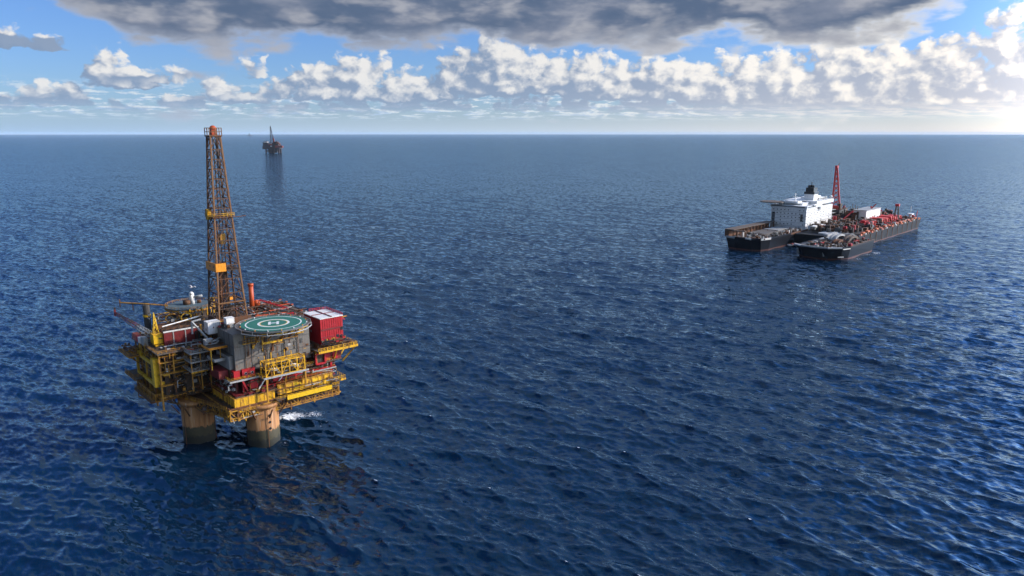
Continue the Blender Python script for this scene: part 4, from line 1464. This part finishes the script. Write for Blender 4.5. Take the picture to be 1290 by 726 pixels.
def build_ship():
    root = thing('heavy_lift_ship', 'huge dark twin bowed heavy lift ship with white accommodation block and rusty crowded deck', 'ship', (SH_O[0], SH_O[1], 0), SH_A)
    P = lambda pts: [(s, -t) for s, t in pts]

    def bx(mb, s0, t0, z0, s1, t1, z1):
        return mb.box(s0, -t1, z0, s1, -t0, z1)

    def hull(pts, low, z1, zb=1.6, side='hullblack'):
        """outline at deck height, outline at the water; red-brown boot line low down"""
        mb = MB()
        pts, low = P(pts)[::-1], P(low)[::-1]
        f = (zb + 2.0) / (z1 + 2.0)
        midp = [(l[0] + (p[0] - l[0]) * f, l[1] + (p[1] - l[1]) * f) for p, l in zip(pts, low)]
        mb.use('boot').prism(low, -2.0, zb, midp)
        mb.use(side).prism(midp, zb, z1, pts)
        return mb
    # bow hull on the far side
    lb_top = [(-12, -76), (-15, -64), (-15, -44), (-10, -35), (6, -31), (118, -30), (118, -80), (0, -80)]
    lb_low = [(-6, -74), (-9, -64), (-9, -45), (-4, -37), (8, -34), (118, -33), (118, -78), (2, -78)]
    mb = hull(lb_top, lb_low, 13.2)
    mb.use('shipdeck').prism(P([(-7, -69), (-9, -44), (6, -35), (118, -34), (118, -72), (2, -72)])[::-1], 13.2, 13.5)
    lb = mb.build('bow_hull', None, root)
    mb = MB().use('hullblack')
    for a, b in zip(lb_top[:6], lb_top[1:6] + [lb_top[6]]):
        if a[0] < 100 or b[0] < 100:
            pass
    for (a, b, m) in ((lb_top[0], lb_top[1], 'lightgrey'), (lb_top[1], (-13, -52), 'hullblack'), ((-13, -52), lb_top[2], 'white'), (lb_top[2], lb_top[3], 'hullblack'), (lb_top[3], lb_top[4], 'white'), (lb_top[4], (60, -30.5), 'hullblack'), ((60, -30.5), (110, -30), 'rust')):
        mb.use(m).bar((a[0], -a[1], 14.3), (b[0], -b[1], 14.3), 1.1)
        mb.bar((a[0], -a[1], 13.4), (b[0], -b[1], 13.4), 1.1)
    mb.build('bulwark', None, lb)
    mb = MB().use('rust')
    bx(mb, -8, -80, 13.5, 100, -75, 21.5)
    mb.use('deck'); bx(mb, -10, -79.5, 21.5, 101, -68, 22.2)
    bx(mb, -10, -76, 20.4, -7, -54, 21.4)
    mb.use('rust')
    for k in range(12):
        bx(mb, -6 + 9 * k, -67, 13.5, -5 + 9 * k, -66, 21.5)
    for k in range(4):
        bx(mb, -8, -70 + 5 * k, 13.5, -7, -69.2 + 5 * k, 20.4)
    mb.use('shipdeck'); bx(mb, 22, -66, 13.5, 95, -44, 16.2)
    mb.use('lightgrey'); bx(mb, 60, -64, 16.2, 96, -46, 16.9)
    mb.use('white'); bx(mb, 0, -62.5, 13.5, 1.6, -61, 20)
    mb.build('slot_structure', None, lb)
    # anchors and rubbing plates on the bow
    mb = MB().use('lightgrey')
    mb.bar((-10.8, 47.5, 10.8), (-8.6, 47.5, 5.0), 2.2)
    mb.bar((-10, 47.5, 5.2), (-10.4, 50.3, 7.0), 1.0); mb.bar((-10, 47.5, 5.2), (-10.4, 44.7, 7.0), 1.0)
    mb.use('black').bar((-10.6, 73, 9), (-5.4, 74, 0.5), 2.6)
    mb.build('anchor', None, lb)
    # bow hull on the near side
    rb_top = [(-12, 4), (-20, 14), (-22, 30), (-20, 42), (-10, 53), (2, 57), (78, 57), (78, 4)]
    rb_low = [(-2, 7), (-11, 15), (-13, 30), (-12, 41), (-3, 50), (6, 54), (78, 55), (78, 7)]
    mb = hull(rb_top, rb_low, 12.6)
    mb.use('shipdeck').prism(P([(-8, 8), (-16, 16), (-18, 30), (-15, 42), (-6, 50), (4, 53), (76, 53), (76, 8)])[::-1], 12.6, 12.9)
    rb = mb.build('bow_hull', None, root)
    mb = MB()
    cols = ['white', 'lightgrey', 'lightgrey', 'white', 'hullblack', 'hullgrey', 'lightgrey', 'lightgrey']
    for i in range(6):
        a, b = rb_top[i], rb_top[i + 1]
        mb.use(cols[i]).bar((a[0], -a[1], 13.5), (b[0], -b[1], 13.5), 1.5)
    mb.use('white').bar((-9, -53.2, 12.4), (2, -56.8, 12.4), 1.6)
    mb.use('rust').bar((2, -57, 14.2), (78, -57, 14.2), 0.5)
    mb.build('bulwark', None, rb)
    mb = MB().use('lightgrey')
    mb.bar((-17.6, -36, 8.6), (-15.6, -37, 4.0), 1.6)
    mb.use('white').bar((-10.5, -49.6, 3.6), (-5, -53.4, 3.6), 0.9)
    mb.use('lightgrey').bar((-14, -8, 9.5), (-11.5, -8.6, 3.5), 1.8)
    mb.build('anchor', None, rb)
    mb = MB().use('lightgrey').prism(P([(-12, 8), (-21, 2), (-20, -1), (-8, 4)])[::-1], 12.2, 13.0)
    mb.use('rust').rail([(-20, -0.5, 13), (-12, -6, 13)], 1.2, 0.12, 3.0)
    mb.use('darkred').box(-18, -4, 13, -14, -2, 14.2)
    mb.build('bow_boom', None, rb)
    # main hull
    mb = hull([(70, -73), (70, 36), (341, 36), (346, 30), (346, -73)], [(74, -72), (74, 34), (338, 34), (342, 29), (342, -72)], 13.6, 1.4, 'hullgrey')
    mb.use('shipdeck'); bx(mb, 112, -72, 13.6, 344, 33, 14.0)
    mh = mb.build('main_hull', None, root)
    mb = MB()
    for k in range(34):
        mb.use(('rust', 'hullgrey', 'shiporange', 'rust', 'lightgrey')[k % 5])
        s = 82 + k * 7.7
        bx(mb, s, 34.6, 13.7, s + 4.6, 36.2, 15.0 + (k % 3) * .4)
    mb.use('rust')
    bx(mb, 86, 35.9, 1.8, 112, 36.5, 4.6); bx(mb, 128, 35.9, 1.6, 150, 36.4, 3.0)
    for k in range(12):
        bx(mb, 90 + 21 * k, 35.9, 2, 90.8 + 21 * k, 36.3, 13.4)
    mb.build('bulwark', None, mh)

    # accommodation block
    mb = MB().use('shipwhite')
    bx(mb, 103, -75, 13.5, 188, -31, 40.4)
    bx(mb, 102, -76, 40.4, 150, -30, 43.0)
    bx(mb, 133, -72, 43.0, 189, -30.5, 47.2)
    bx(mb, 112, -70, 43.0, 134, -40, 45.6)
    mb.use('lightgrey'); bx(mb, 104, -66, 43.0, 130, -62, 44.4)
    bx(mb, 187.9, -66, 16, 196, -34, 34)
    mb.use('shipwhite'); bx(mb, 196, -60, 18, 201, -40, 26)
    for z in (18.0, 22.3, 26.6, 30.9, 35.2):
        mb.use('lightgrey'); bx(mb, 102.7, -75.3, z, 103, -30.7, z + .35); bx(mb, 103, -31, z, 188, -30.6, z + .35)
    mb.use('shipwhite')
    bx(mb, 107, -60, 45.6, 120, -44, 48.0); bx(mb, 160, -62, 47.2, 186, -38, 49.4); bx(mb, 166, -56, 49.4, 180, -44, 51.2)
    bx(mb, 120, -31, 43.0, 133, -28.5, 44.2); bx(mb, 140, -30.5, 38, 150, -28.0, 40.6)
    mb.use('darkgrey'); bx(mb, 132.6, -68, 43.8, 133, -44, 46.4); bx(mb, 161, -38, 47.6, 185, -37.8, 48.6)
    ab = mb.build('accommodation_block', None, root)
    mb = MB().use('glass'); bx(mb, 101.8, -75, 41.2, 102.0, -33, 42.4); bx(mb, 104, -30.0, 41.2, 130, -29.8, 42.4)
    mb.build('bridge_window', None, ab)
    win = None
    mb = MB().use('glass').box(-.12, -.68, -.55, 0.06, .68, .55)
    proto = mb.build('window', None, ab)
    proto.location = (102.98, 72, 36.8)
    first = True
    for r in range(5):
        for k in range(9):
            if (r * 7 + k * 5) % 11 in (3, 8) or r == 3 and k % 3 == 1:
                continue
            o = proto if first else proto.copy()
            if not first:
                COL.objects.link(o); o.parent = ab
            first = False
            o.location = (102.98, 72 - k * 4.7, 37.4 - r * 4.3)
    for r in range(6):
        for k in range(8):
            if (r * 5 + k * 3) % 7 in (2, 5):
                continue
            o = proto.copy(); COL.objects.link(o); o.parent = ab
            o.rotation_euler = (0, 0, PI / 2)
            o.location = ((110 if r < 5 else 136) + k * (9.6 if r < 5 else 6.6), 30.98 if r < 5 else 30.48, 37.4 - r * 4.3 if r < 5 else 45.2)
    mb = MB().use('darkgrey'); bx(mb, 102.9, -74, 19, 103, -70, 34); bx(mb, 102.86, -38, 24, 103, -35, 33)
    mb.build('stair_recess', None, ab)
    mb = MB().use('lightgrey')
    for z in (19.4, 23.7, 28, 32.3):
        bx(mb, 188, -33.5, z, 199, -30.2, z + .5)
    mb.rail([(104, 31, 43), (133, 31, 43)], 1.3, 0.14, 3)
    mb.rail([(134, 31.5, 47.2), (188, 31.5, 47.2)], 1.3, 0.14, 3.5)
    mb.build('balcony', None, ab)
    mb = MB().use('shipwhite')
    mb.bar((118, 52, 45), (118, 52, 57), 0.8).bar((118, 49, 53), (118, 55, 53), 0.5).bar((118, 50, 56), (118, 54, 56), 0.35)
    mb.bar((124, 52, 45), (118, 52, 53), 0.4)
    mb.build('radar_mast', None, ab)
    for (s, t, z, r) in ((108, -62, 46.5, 1.8), (110, -54, 45.2, 1.1), (176, -36, 49.2, 1.5), (188, -34, 49.0, 2.0)):
        MB().use('shipwhite').tube((s, -t, z - 2.6), (s, -t, z + .1), 0.4, 6).dome(s, -t, z, r, r * 1.3, 10, 4).build('satellite_dome', None, ab, True)
    mb = MB().use('deck').prism([(104 + 13.5 * math.cos(PI / 8 + PI * i / 4), 75 + 15 * math.sin(PI / 8 + PI * i / 4)) for i in range(8)], 46.0, 46.7)
    mb.use('lightgrey').prism([(104 + 14.2 * math.cos(PI / 8 + PI * i / 4), 75 + 15.8 * math.sin(PI / 8 + PI * i / 4)) for i in range(8)], 45.5, 46.0)
    for (s, t) in ((100, -66), (108, -66), (106, -72)):
        mb.bar((s, -t, 43), (s, -t, 46), 0.6)
    for t in (-86, -80):
        mb.bar((106, -t, 45.6), (106, 75, 39), 0.5)
    mb.build('helideck', None, root)
    mb = MB().use('shipwhite'); bx(mb, 146, -52, 47.2, 160, -40, 54.5)
    fu = mb.build('funnel', None, root)
    mb = MB().use('black'); bx(mb, 145.5, -52.5, 54.5, 160.5, -39.5, 57.5); bx(mb, 147, -51, 57.5, 159, -41, 62.5)
    for (s, t) in ((149.5, -48), (153, -44), (156, -48)):
        mb.cyl(s, -t, 1.5, 62.5, 65.5, 10)
    mb.bar((152, 46, 62), (152, 46, 70), 0.7)
    mb.build('funnel_top', None, fu)

    # big red crane
    mb = MB().use('dark').cyl(226, 40, 6.5, 14, 30, 18, 5.5)
    mb.use('darkgrey').box(218, 32, 26, 234, 48, 30).box(216, 30, 14, 236, 50, 19)
    mb.use('rust').rail([(218, 32, 30), (218, 48, 30), (234, 48, 30), (234, 32, 30)], 1.6, .2, 3, True)
    cr = mb.build('crane', None, root)
    mb = MB().use('shipred')
    e = (0.69, -0.72)     # across the boom
    foot = [(226 + e[0] * k, 40 + e[1] * k, 30) for k in (-5.6, 5.6)]
    tip = [(222 + e[0] * k, 42 + e[1] * k, 86) for k in (-1.0, 1.0)]
    for off in (-1.1, 1.1):
        F = [(f[0] + off * .72, f[1] + off * .69, f[2]) for f in foot]
        Tp = [(f[0] + off * .5, f[1] + off * .5, f[2]) for f in tip]
        for a, b in zip(F, Tp):
            mb.bar(a, b, 0.95)
        n = 9
        for k in range(n):
            f, g = k / n, (k + 1) / n
            L = lambda a, b, f: tuple(a[q] + (b[q] - a[q]) * f for q in range(3))
            mb.bar(L(F[0], Tp[0], f), L(F[1], Tp[1], g), 0.5)
            mb.bar(L(F[1], Tp[1], f), L(F[0], Tp[0], g), 0.5)
    mb.box(220, 40.4, 85, 224, 43.6, 88)
    mb.use('rust').bar((222, 42, 86), (226, 40, 91), 0.5)
    mb.build('crane_boom', None, cr)
    mb = MB().use('shipred').box(221, 35, 30, 231, 45, 35)
    mb.use('dark').box(222, 33, 30, 230, 37, 38)
    mb.build('crane_house', None, cr)

    # deck gear
    mb = MB().use('shipdeck'); bx(mb, 190, -72, 14, 340, 4, 16.5); bx(mb, 112, -28, 14, 190, 6, 17.5)
    mb.use('rust')
    for k in range(9):
        bx(mb, 118 + k * 22, -26, 16, 122 + k * 22, 4, 20 + (k % 3))
    mb.use('white'); bx(mb, 96, -24, 16.4, 128, -16, 20.4); bx(mb, 80, -6, 14, 116, 14, 15.6)
    mb.use('lightgrey'); bx(mb, 60, 8, 12.9, 92, 12, 17); bx(mb, 40, 10, 12.9, 74, 30, 14.4)
    mb.build('deck_house', None, root)
    # cradle arcs on the near bow
    mb = MB()
    for (s0, t0, r, m) in ((44, 26, 17, 'lightgrey'), (44, 40, 15, 'deck'), (66, 30, 14, 'darkgrey'), (24, 34, 9, 'rust')):
        prev = None
        mb.use(m)
        for i in range(9):
            w = PI * (0.12 + 0.76 * i / 8)
            c = (s0 + r * math.cos(w), -t0, 12.9 + r * 0.42 * math.sin(w))
            if prev:
                mb.bar(prev, c, 2.2)
                mb.bar((prev[0], prev[1] - 5, prev[2]), (c[0], c[1] - 5, c[2]), 2.2)
                mb.add([prev, c, (c[0], c[1] - 5, c[2]), (prev[0], prev[1] - 5, prev[2])], [(0, 1, 2, 3)])
            prev = c
    mb.build('lifting_cradle', None, root)

    def gear(seed, s0, t0, z0, s1, t1, z1, n, mats, big=3.0):
        rnd = random.Random(seed)
        rest = MB()
        for i in range(n):
            m = rnd.choice(mats)
            s, t = rnd.uniform(s0, s1), rnd.uniform(t0, t1)
            a, b, c = rnd.uniform(.8, big), rnd.uniform(.8, big), rnd.uniform(.6, 1.0) ** 2 * (z1 - z0)
            k = rnd.random()
            name = 'deck_crate' if k < .55 else 'winch_drum' if k < .75 else 'deck_pipe' if k < .9 else 'deck_post'
            own = i % 5 < 2 and spare(root, name, 95)
            mb = MB() if own else rest
            mb.use(m)
            if k < 0.55:
                bx(mb, s, t, z0, s + a, t + b, z0 + c)
            elif k < 0.75:
                mb.cyl(s, -t, a * .45, z0, z0 + c, 8)
            elif k < 0.9:
                mb.bar((s, -t, z0 + c), (s + rnd.uniform(-12, 12), -t + rnd.uniform(-5, 5), z0 + c), 0.6)
            else:
                mb.bar((s, -t, z0), (s + rnd.uniform(-3, 3), -t, z0 + c * 1.6), 0.5)
            if own:
                mb.build(name, None, root)
        rest.build('deck_gear', None, root)['kind'] = 'stuff'
    mix = ('rust', 'dark', 'shipdeck', 'darkgrey', 'darkgrey', 'rust', 'dark', 'deck', 'deck', 'rust', 'red', 'lightgrey', 'dark', 'shipdeck', 'rust', 'deck')
    gear(1, -8, -62, 13.5, 60, -33, 16.4, 130, ('rust', 'shipdeck', 'darkgrey', 'deck', 'lightgrey', 'deck', 'shipdeck', 'rust'), 3.2)
    gear(2, 60, -44, 13.5, 102, -33, 17.4, 60, ('rust', 'lightgrey', 'darkgrey', 'white', 'deck', 'rust', 'shipdeck'), 3.2)
    gear(3, -14, 12, 12.9, 74, 52, 15.9, 240, ('rust', 'dark', 'lightgrey', 'darkgrey', 'shipdeck', 'deck', 'shipdeck', 'darkgrey', 'dark', 'deck', 'lightgrey', 'red'), 4.0)
    gear(4, 92, -26, 16, 210, 26, 24, 300, mix, 6.0)
    gear(5, 200, -70, 16, 335, 4, 26, 240, mix, 6.5)
    gear(6, 200, -26, 16, 250, 0, 32, 70, ('dark', 'rust', 'darkgrey', 'dark', 'deck'), 5.0)
    gear(7, 150, 8, 14, 330, 33, 18, 260, ('rust', 'dark', 'deck', 'dark', 'lightgrey', 'rust', 'darkgrey', 'shiporange'), 4.2)
    # red lifting frames along the near side
    for k, s in enumerate((160, 178, 196, 214, 232, 250, 268, 286)):
        mb = MB().use('shipred')
        h = (20.5, 22.5, 21.5, 23.5, 22.0, 23.0, 20.5, 21.0)[k]
        bx(mb, s, 8, h - 3.2, s + 12, 22, h)
        mb.bar((s + 2, -24, 14), (s + 2, -22, h), 1.2); mb.bar((s + 10, -24, 14), (s + 10, -22, h), 1.2)
        mb.bar((s + 2, -8, 14), (s + 2, -8, h), 1.2)
        mb.bar((s + 2, -31, 16), (s + 10, -8, h + .6), 0.9)
        mb.build('lifting_frame', None, root)
    for s0, s1, z in ((150, 164, 20), (190, 200, 19)):
        mb = MB().use('black'); bx(mb, s0, 22.5, 14, s1, 29.5, z); mb.build('black_bin', None, root)
    for k in range(14):
        mb = MB().use('shiporange'); bx(mb, 112 + 16 * k, 30.6, 14, 119 + 16 * k, 34, 16.2 + .5 * (k % 2)); mb.build('edge_roller', None, root)
    mb = MB().use('darkgrey')
    for o in ((-3, -3), (3, -3), (3, 3), (-3, 3)):
        mb.bar((284 + o[0], -20 + o[1], 15), (284 + o[0] * .4, -20 + o[1] * .4, 34), 0.9)
    for z in (20, 25, 30):
        mb.bar((281.5, -20, z), (286.5, -20, z), 0.6); mb.bar((284, -22.5, z), (284, -17.5, z), 0.6)
    mb.use('red').box(281.6, -22.4, 34, 286.4, -17.6, 37)
    mb.build('deck_tower', None, root)
    mb = MB().use('red').bar((182, 18, 18), (196, 10, 30), 1.2).bar((196, 10, 30), (199, 8, 32), 1.6)
    mb.use('red').bar((236, -2, 33), (240, -6, 39), 1.1).bar((236, -2, 33), (234, -2, 36), 1.4)
    mb.cyl(168, 20, 2.2, 18, 27, 10)
    mb.build('small_crane', None, root)
    mb = MB().use('shipwhite').bar((318, -28, 14), (318, -28, 21), 2.2).box(314, -31, 20.6, 324, -25, 22)
    mb.use('red'); bx(mb, 328, 24, 14, 333, 30, 19); mb.bar((340, -30, 14), (343, -30, 24), 0.8)
    mb.use('white').bar((341, -22, 14), (341, -22, 30), 0.4)
    mb.build('stern_davit', None, root)

    # white containers and house stand loose on the deck
    o = thing('deck_container', 'big white boxy module standing on the crowded deck of the ship behind the red frames', 'module', sh_world(205, 6, 16.5), SH_A)
    mb = MB().use('shipwhite').box(0, 0, 0, 56, 16, 16)
    mb.use('lightgrey').box(-.6, -.6, 15.8, 56.6, 16.6, 16.6)
    mb.build('body', None, o)
    mb = MB().use('dark').box(-.1, 2, 1, 0.05, 6, 8).box(-.1, 9, 1, .05, 13, 8)
    mb.build('opening', None, o)
    return root


# ------------------------------------------------------------------ far away
def build_far():
    r = thing('oil_platform', 'distant dark oil platform with slim mast standing near the horizon', 'oil platform', (-1592, 5000, 0), 0.0)
    M4 = MB().use('far')
    for (x, y, w) in ((-46, -20, 6), (-14, -24, 8), (14, -24, 8), (52, -20, 6.5), (-14, 24, 8), (52, 24, 6.5)):
        MB().use('far').tube((x, y, -6), (x, y, 32), w, 12, w * .9).build('leg', None, r)
    mb = MB().use('far')
    for x0, x1 in ((-46, -14), (-14, 14), (14, 52)):
        for y in (-22, 24):
            mb.bar((x0, y, 2), (x1, y, 30), 3.0).bar((x1, y, 2), (x0, y, 30), 3.0).bar((x0, y, 16), (x1, y, 16), 3.0)
    mb.box(-30, -18, 4, 36, 18, 32)
    mb.build('jacket_bracing', None, r)
    mb = MB().use('far').box(-66, -36, 30, 60, 36, 52).box(-62, -34, 52, 52, 34, 74)
    mb.use('farred').box(-20, -36.5, 58, 6, -34, 66).box(28, -37, 40, 56, -34, 56)
    mb.use('fargrey').box(-24, -37, 66.4, 4, -34, 70).box(-6, -37, 46, 6, -36, 54)
    mb.build('topside', None, r)
    MB().use('fargrey').box(-52, -34, 74, -30, 10, 82).use('far').prism([(-48 + 18 * math.cos(PI / 4 * i), -10 + 18 * math.sin(PI / 4 * i)) for i in range(8)], 83, 85).build('helideck', None, r)
    mb = MB().use('far')
    for s, t in ((-1, -1), (1, -1), (1, 1), (-1, 1)):
        mb.bar((-2 + 11 * s, 11 * t, 74), (-2 - 6 + 2.0 * s, 2 * t, 186), 2.0)
    for k in range(12):
        f = k / 12; g = (k + 1) / 12
        for (s, t, s2, t2) in ((-1, -1, 1, -1), (1, -1, -1, -1), (1, -1, 1, 1), (-1, 1, -1, -1)):
            q = lambda s, t, f: (-2 - 6 * f + s * (11 - 9 * f), t * (11 - 9 * f), 74 + 112 * f)
            mb.bar(q(s, t, f), q(s2, t2, g), 1.0)
    mb.box(-9.5, -2, 186, -6.5, 2, 194)
    mb.build('derrick', None, r)
    MB().use('farred').box(6, -10, 74, 16, 0, 104).bar((11, -5, 104), (14, -8, 122), 2.0).build('drilling_mast', None, r)
    MB().use('farred').bar((36, -30, 74), (44, -34, 66), 6).bar((40, -32, 84), (84, -36, 46), 4).box(60, -34, 40, 84, -10, 52).build('crane', None, r)
    MB().use('far').box(-74, -20, 74, -62, -14, 76).box(22, -30, 74, 46, 20, 82).build('deck_house', None, r)

    r.scale = (0.88, 0.88, 0.92)
    r = thing('distant_ship', 'tiny hazy vessel on the horizon left of the distant platform', 'ship', (-13240, 38000, 0), 0.1)
    MB().use('far').prism([(-120, -20), (110, -20), (140, 0), (110, 20), (-120, 20)], -5, 26).build('hull', None, r)
    MB().use('far').box(-30, -16, 26, 30, 16, 80).box(-12, -10, 80, 12, 10, 125).build('superstructure', None, r)


def build_birds():
    def gull(name, label, u, v, dist, heading, bank, mat, span):
        a, b = (u - W_PX / 2) / F_PX, (v - H_PX / 2) / F_PX
        d = np.array((a, math.cos(PITCH) - b * math.sin(PITCH), -math.sin(PITCH) - b * math.cos(PITCH)))
        c = d / np.linalg.norm(d) * dist
        mb = MB().use(mat)
        h = span / 2
        # body as a lathe, wings with an elbow, a fanned tail
        prof = [(-.34, .02), (-.22, .07), (0, .10), (.18, .085), (.28, .06), (.36, .055), (.42, .02)]
        n = 8
        vs, fs = [], []
        for x, r in prof:
            for i in range(n):
                w = 2 * PI * i / n
                vs.append((x, r * math.cos(w), r * math.sin(w)))
        for k in range(len(prof) - 1):
            for i in range(n):
                fs.append((k * n + i, k * n + (i + 1) % n, (k + 1) * n + (i + 1) % n, (k + 1) * n + i))
        fs += [tuple(range(n))[::-1], tuple(range(len(vs) - n, len(vs)))]
        mb.add(vs, fs)
        for s in (-1, 1):
            pts = [(0.14, 0.05, .05), (0.20, h * .45, .22), (-.02, h, .12), (-.10, h * .95, .11), (0.0, h * .45, .20), (-.10, 0.05, .04)]
            P = [(x, s * y, z) for x, y, z in pts]
            Q = [(x, y, z - .025) for x, y, z in P]
            m = len(P)
            mb.add(P + Q, [tuple(range(m)), tuple(range(m, 2 * m))[::-1]] + [(i, (i + 1) % m, m + (i + 1) % m, m + i) for i in range(m)])
        mb.add([(-.28, -.04, 0), (-.28, .04, 0), (-.52, .11, .01), (-.52, -.11, .01), (-.28, -.04, -.02), (-.28, .04, -.02), (-.52, .11, -.01), (-.52, -.11, -.01)],
               [(0, 1, 2, 3), (7, 6, 5, 4), (0, 3, 7, 4), (1, 5, 6, 2), (2, 6, 7, 3), (0, 4, 5, 1)])
        o = mb.build(name, None)
        o.location = (c[0], c[1], CAM_H + c[2])
        o.rotation_euler = (bank, 0, heading)
        tag(o, label, 'bird')
    gull('seabird', 'pale seabird gliding with spread wings above the white tower on the back deck', 242, 362, 118, 1.35, 0.1, 'fargrey', 1.35)
    gull('seabird', 'small dark seabird banking over the water right of the helideck', 404, 387, 190, 0.3, 1.25, 'feather', 1.1)
_foam = []
for _i, (_u, _v) in enumerate(LEGS):
    _x, _y, _z = pl_world(_u, _v)
    _foam += [(_x + 1.0, _y - 1.0, 8.8, 0.52), (_x + 9, _y - 3, 5.5, 0.42), (_x - 8, _y - 6, 6.0, 0.38), (_x + 3, _y - 10, 5.0, 0.34)]
_x, _y, _z = pl_world(33, 21)
_foam += [(_x, _y, 8.0, 0.85), (_x + 9, _y + 3, 7.5, 0.62), (_x - 6, _y - 3, 5, 0.7), (_x + 14, _y - 10, 7.0, 0.45), (_x - 12, _y - 12, 6.0, 0.4)]
for _s, _t, _r, _k in ((20, 60, 6, .5), (50, 60, 7, .45), (72, 62, 7, .6), (-12, -34, 6, .35), (-20, 40, 6, .35), (200, 38, 7, .3), (-14, -76, 5, .45), (-10, -50, 5, .4), (30, -31, 5, .35), (-6, 8, 5, .4), (100, 42, 7, .45), (130, 39, 7, .4), (260, 38, 8, .4), (330, 38, 8, .45), (350, 20, 9, .5)):
    _x, _y, _z = sh_world(_s, _t)
    _foam.append((_x, _y, _r * 1.15, _k + 0.15))
build_sea(_foam)
build_platform()
build_deck_things()
build_ship()
build_far()
build_birds()


def build_haze():
    mb = MB().box(-90000, -90000, -16, 90000, 90000, 205)
    m = bpy.data.materials.new('haze')
    m.use_nodes = True
    t = m.node_tree
    t.nodes.clear()
    pv = t.nodes.new('ShaderNodeVolumePrincipled')
    pv.inputs['Color'].default_value = (0.58, 0.78, 1.0, 1.0)
    pv.inputs['Density'].default_value = 1.0e-5
    out = t.nodes.new('ShaderNodeOutputMaterial')
    t.links.new(pv.outputs[0], out.inputs['Volume'])
    o = mb.build('haze', m)
    o['kind'] = 'stuff'


build_haze()
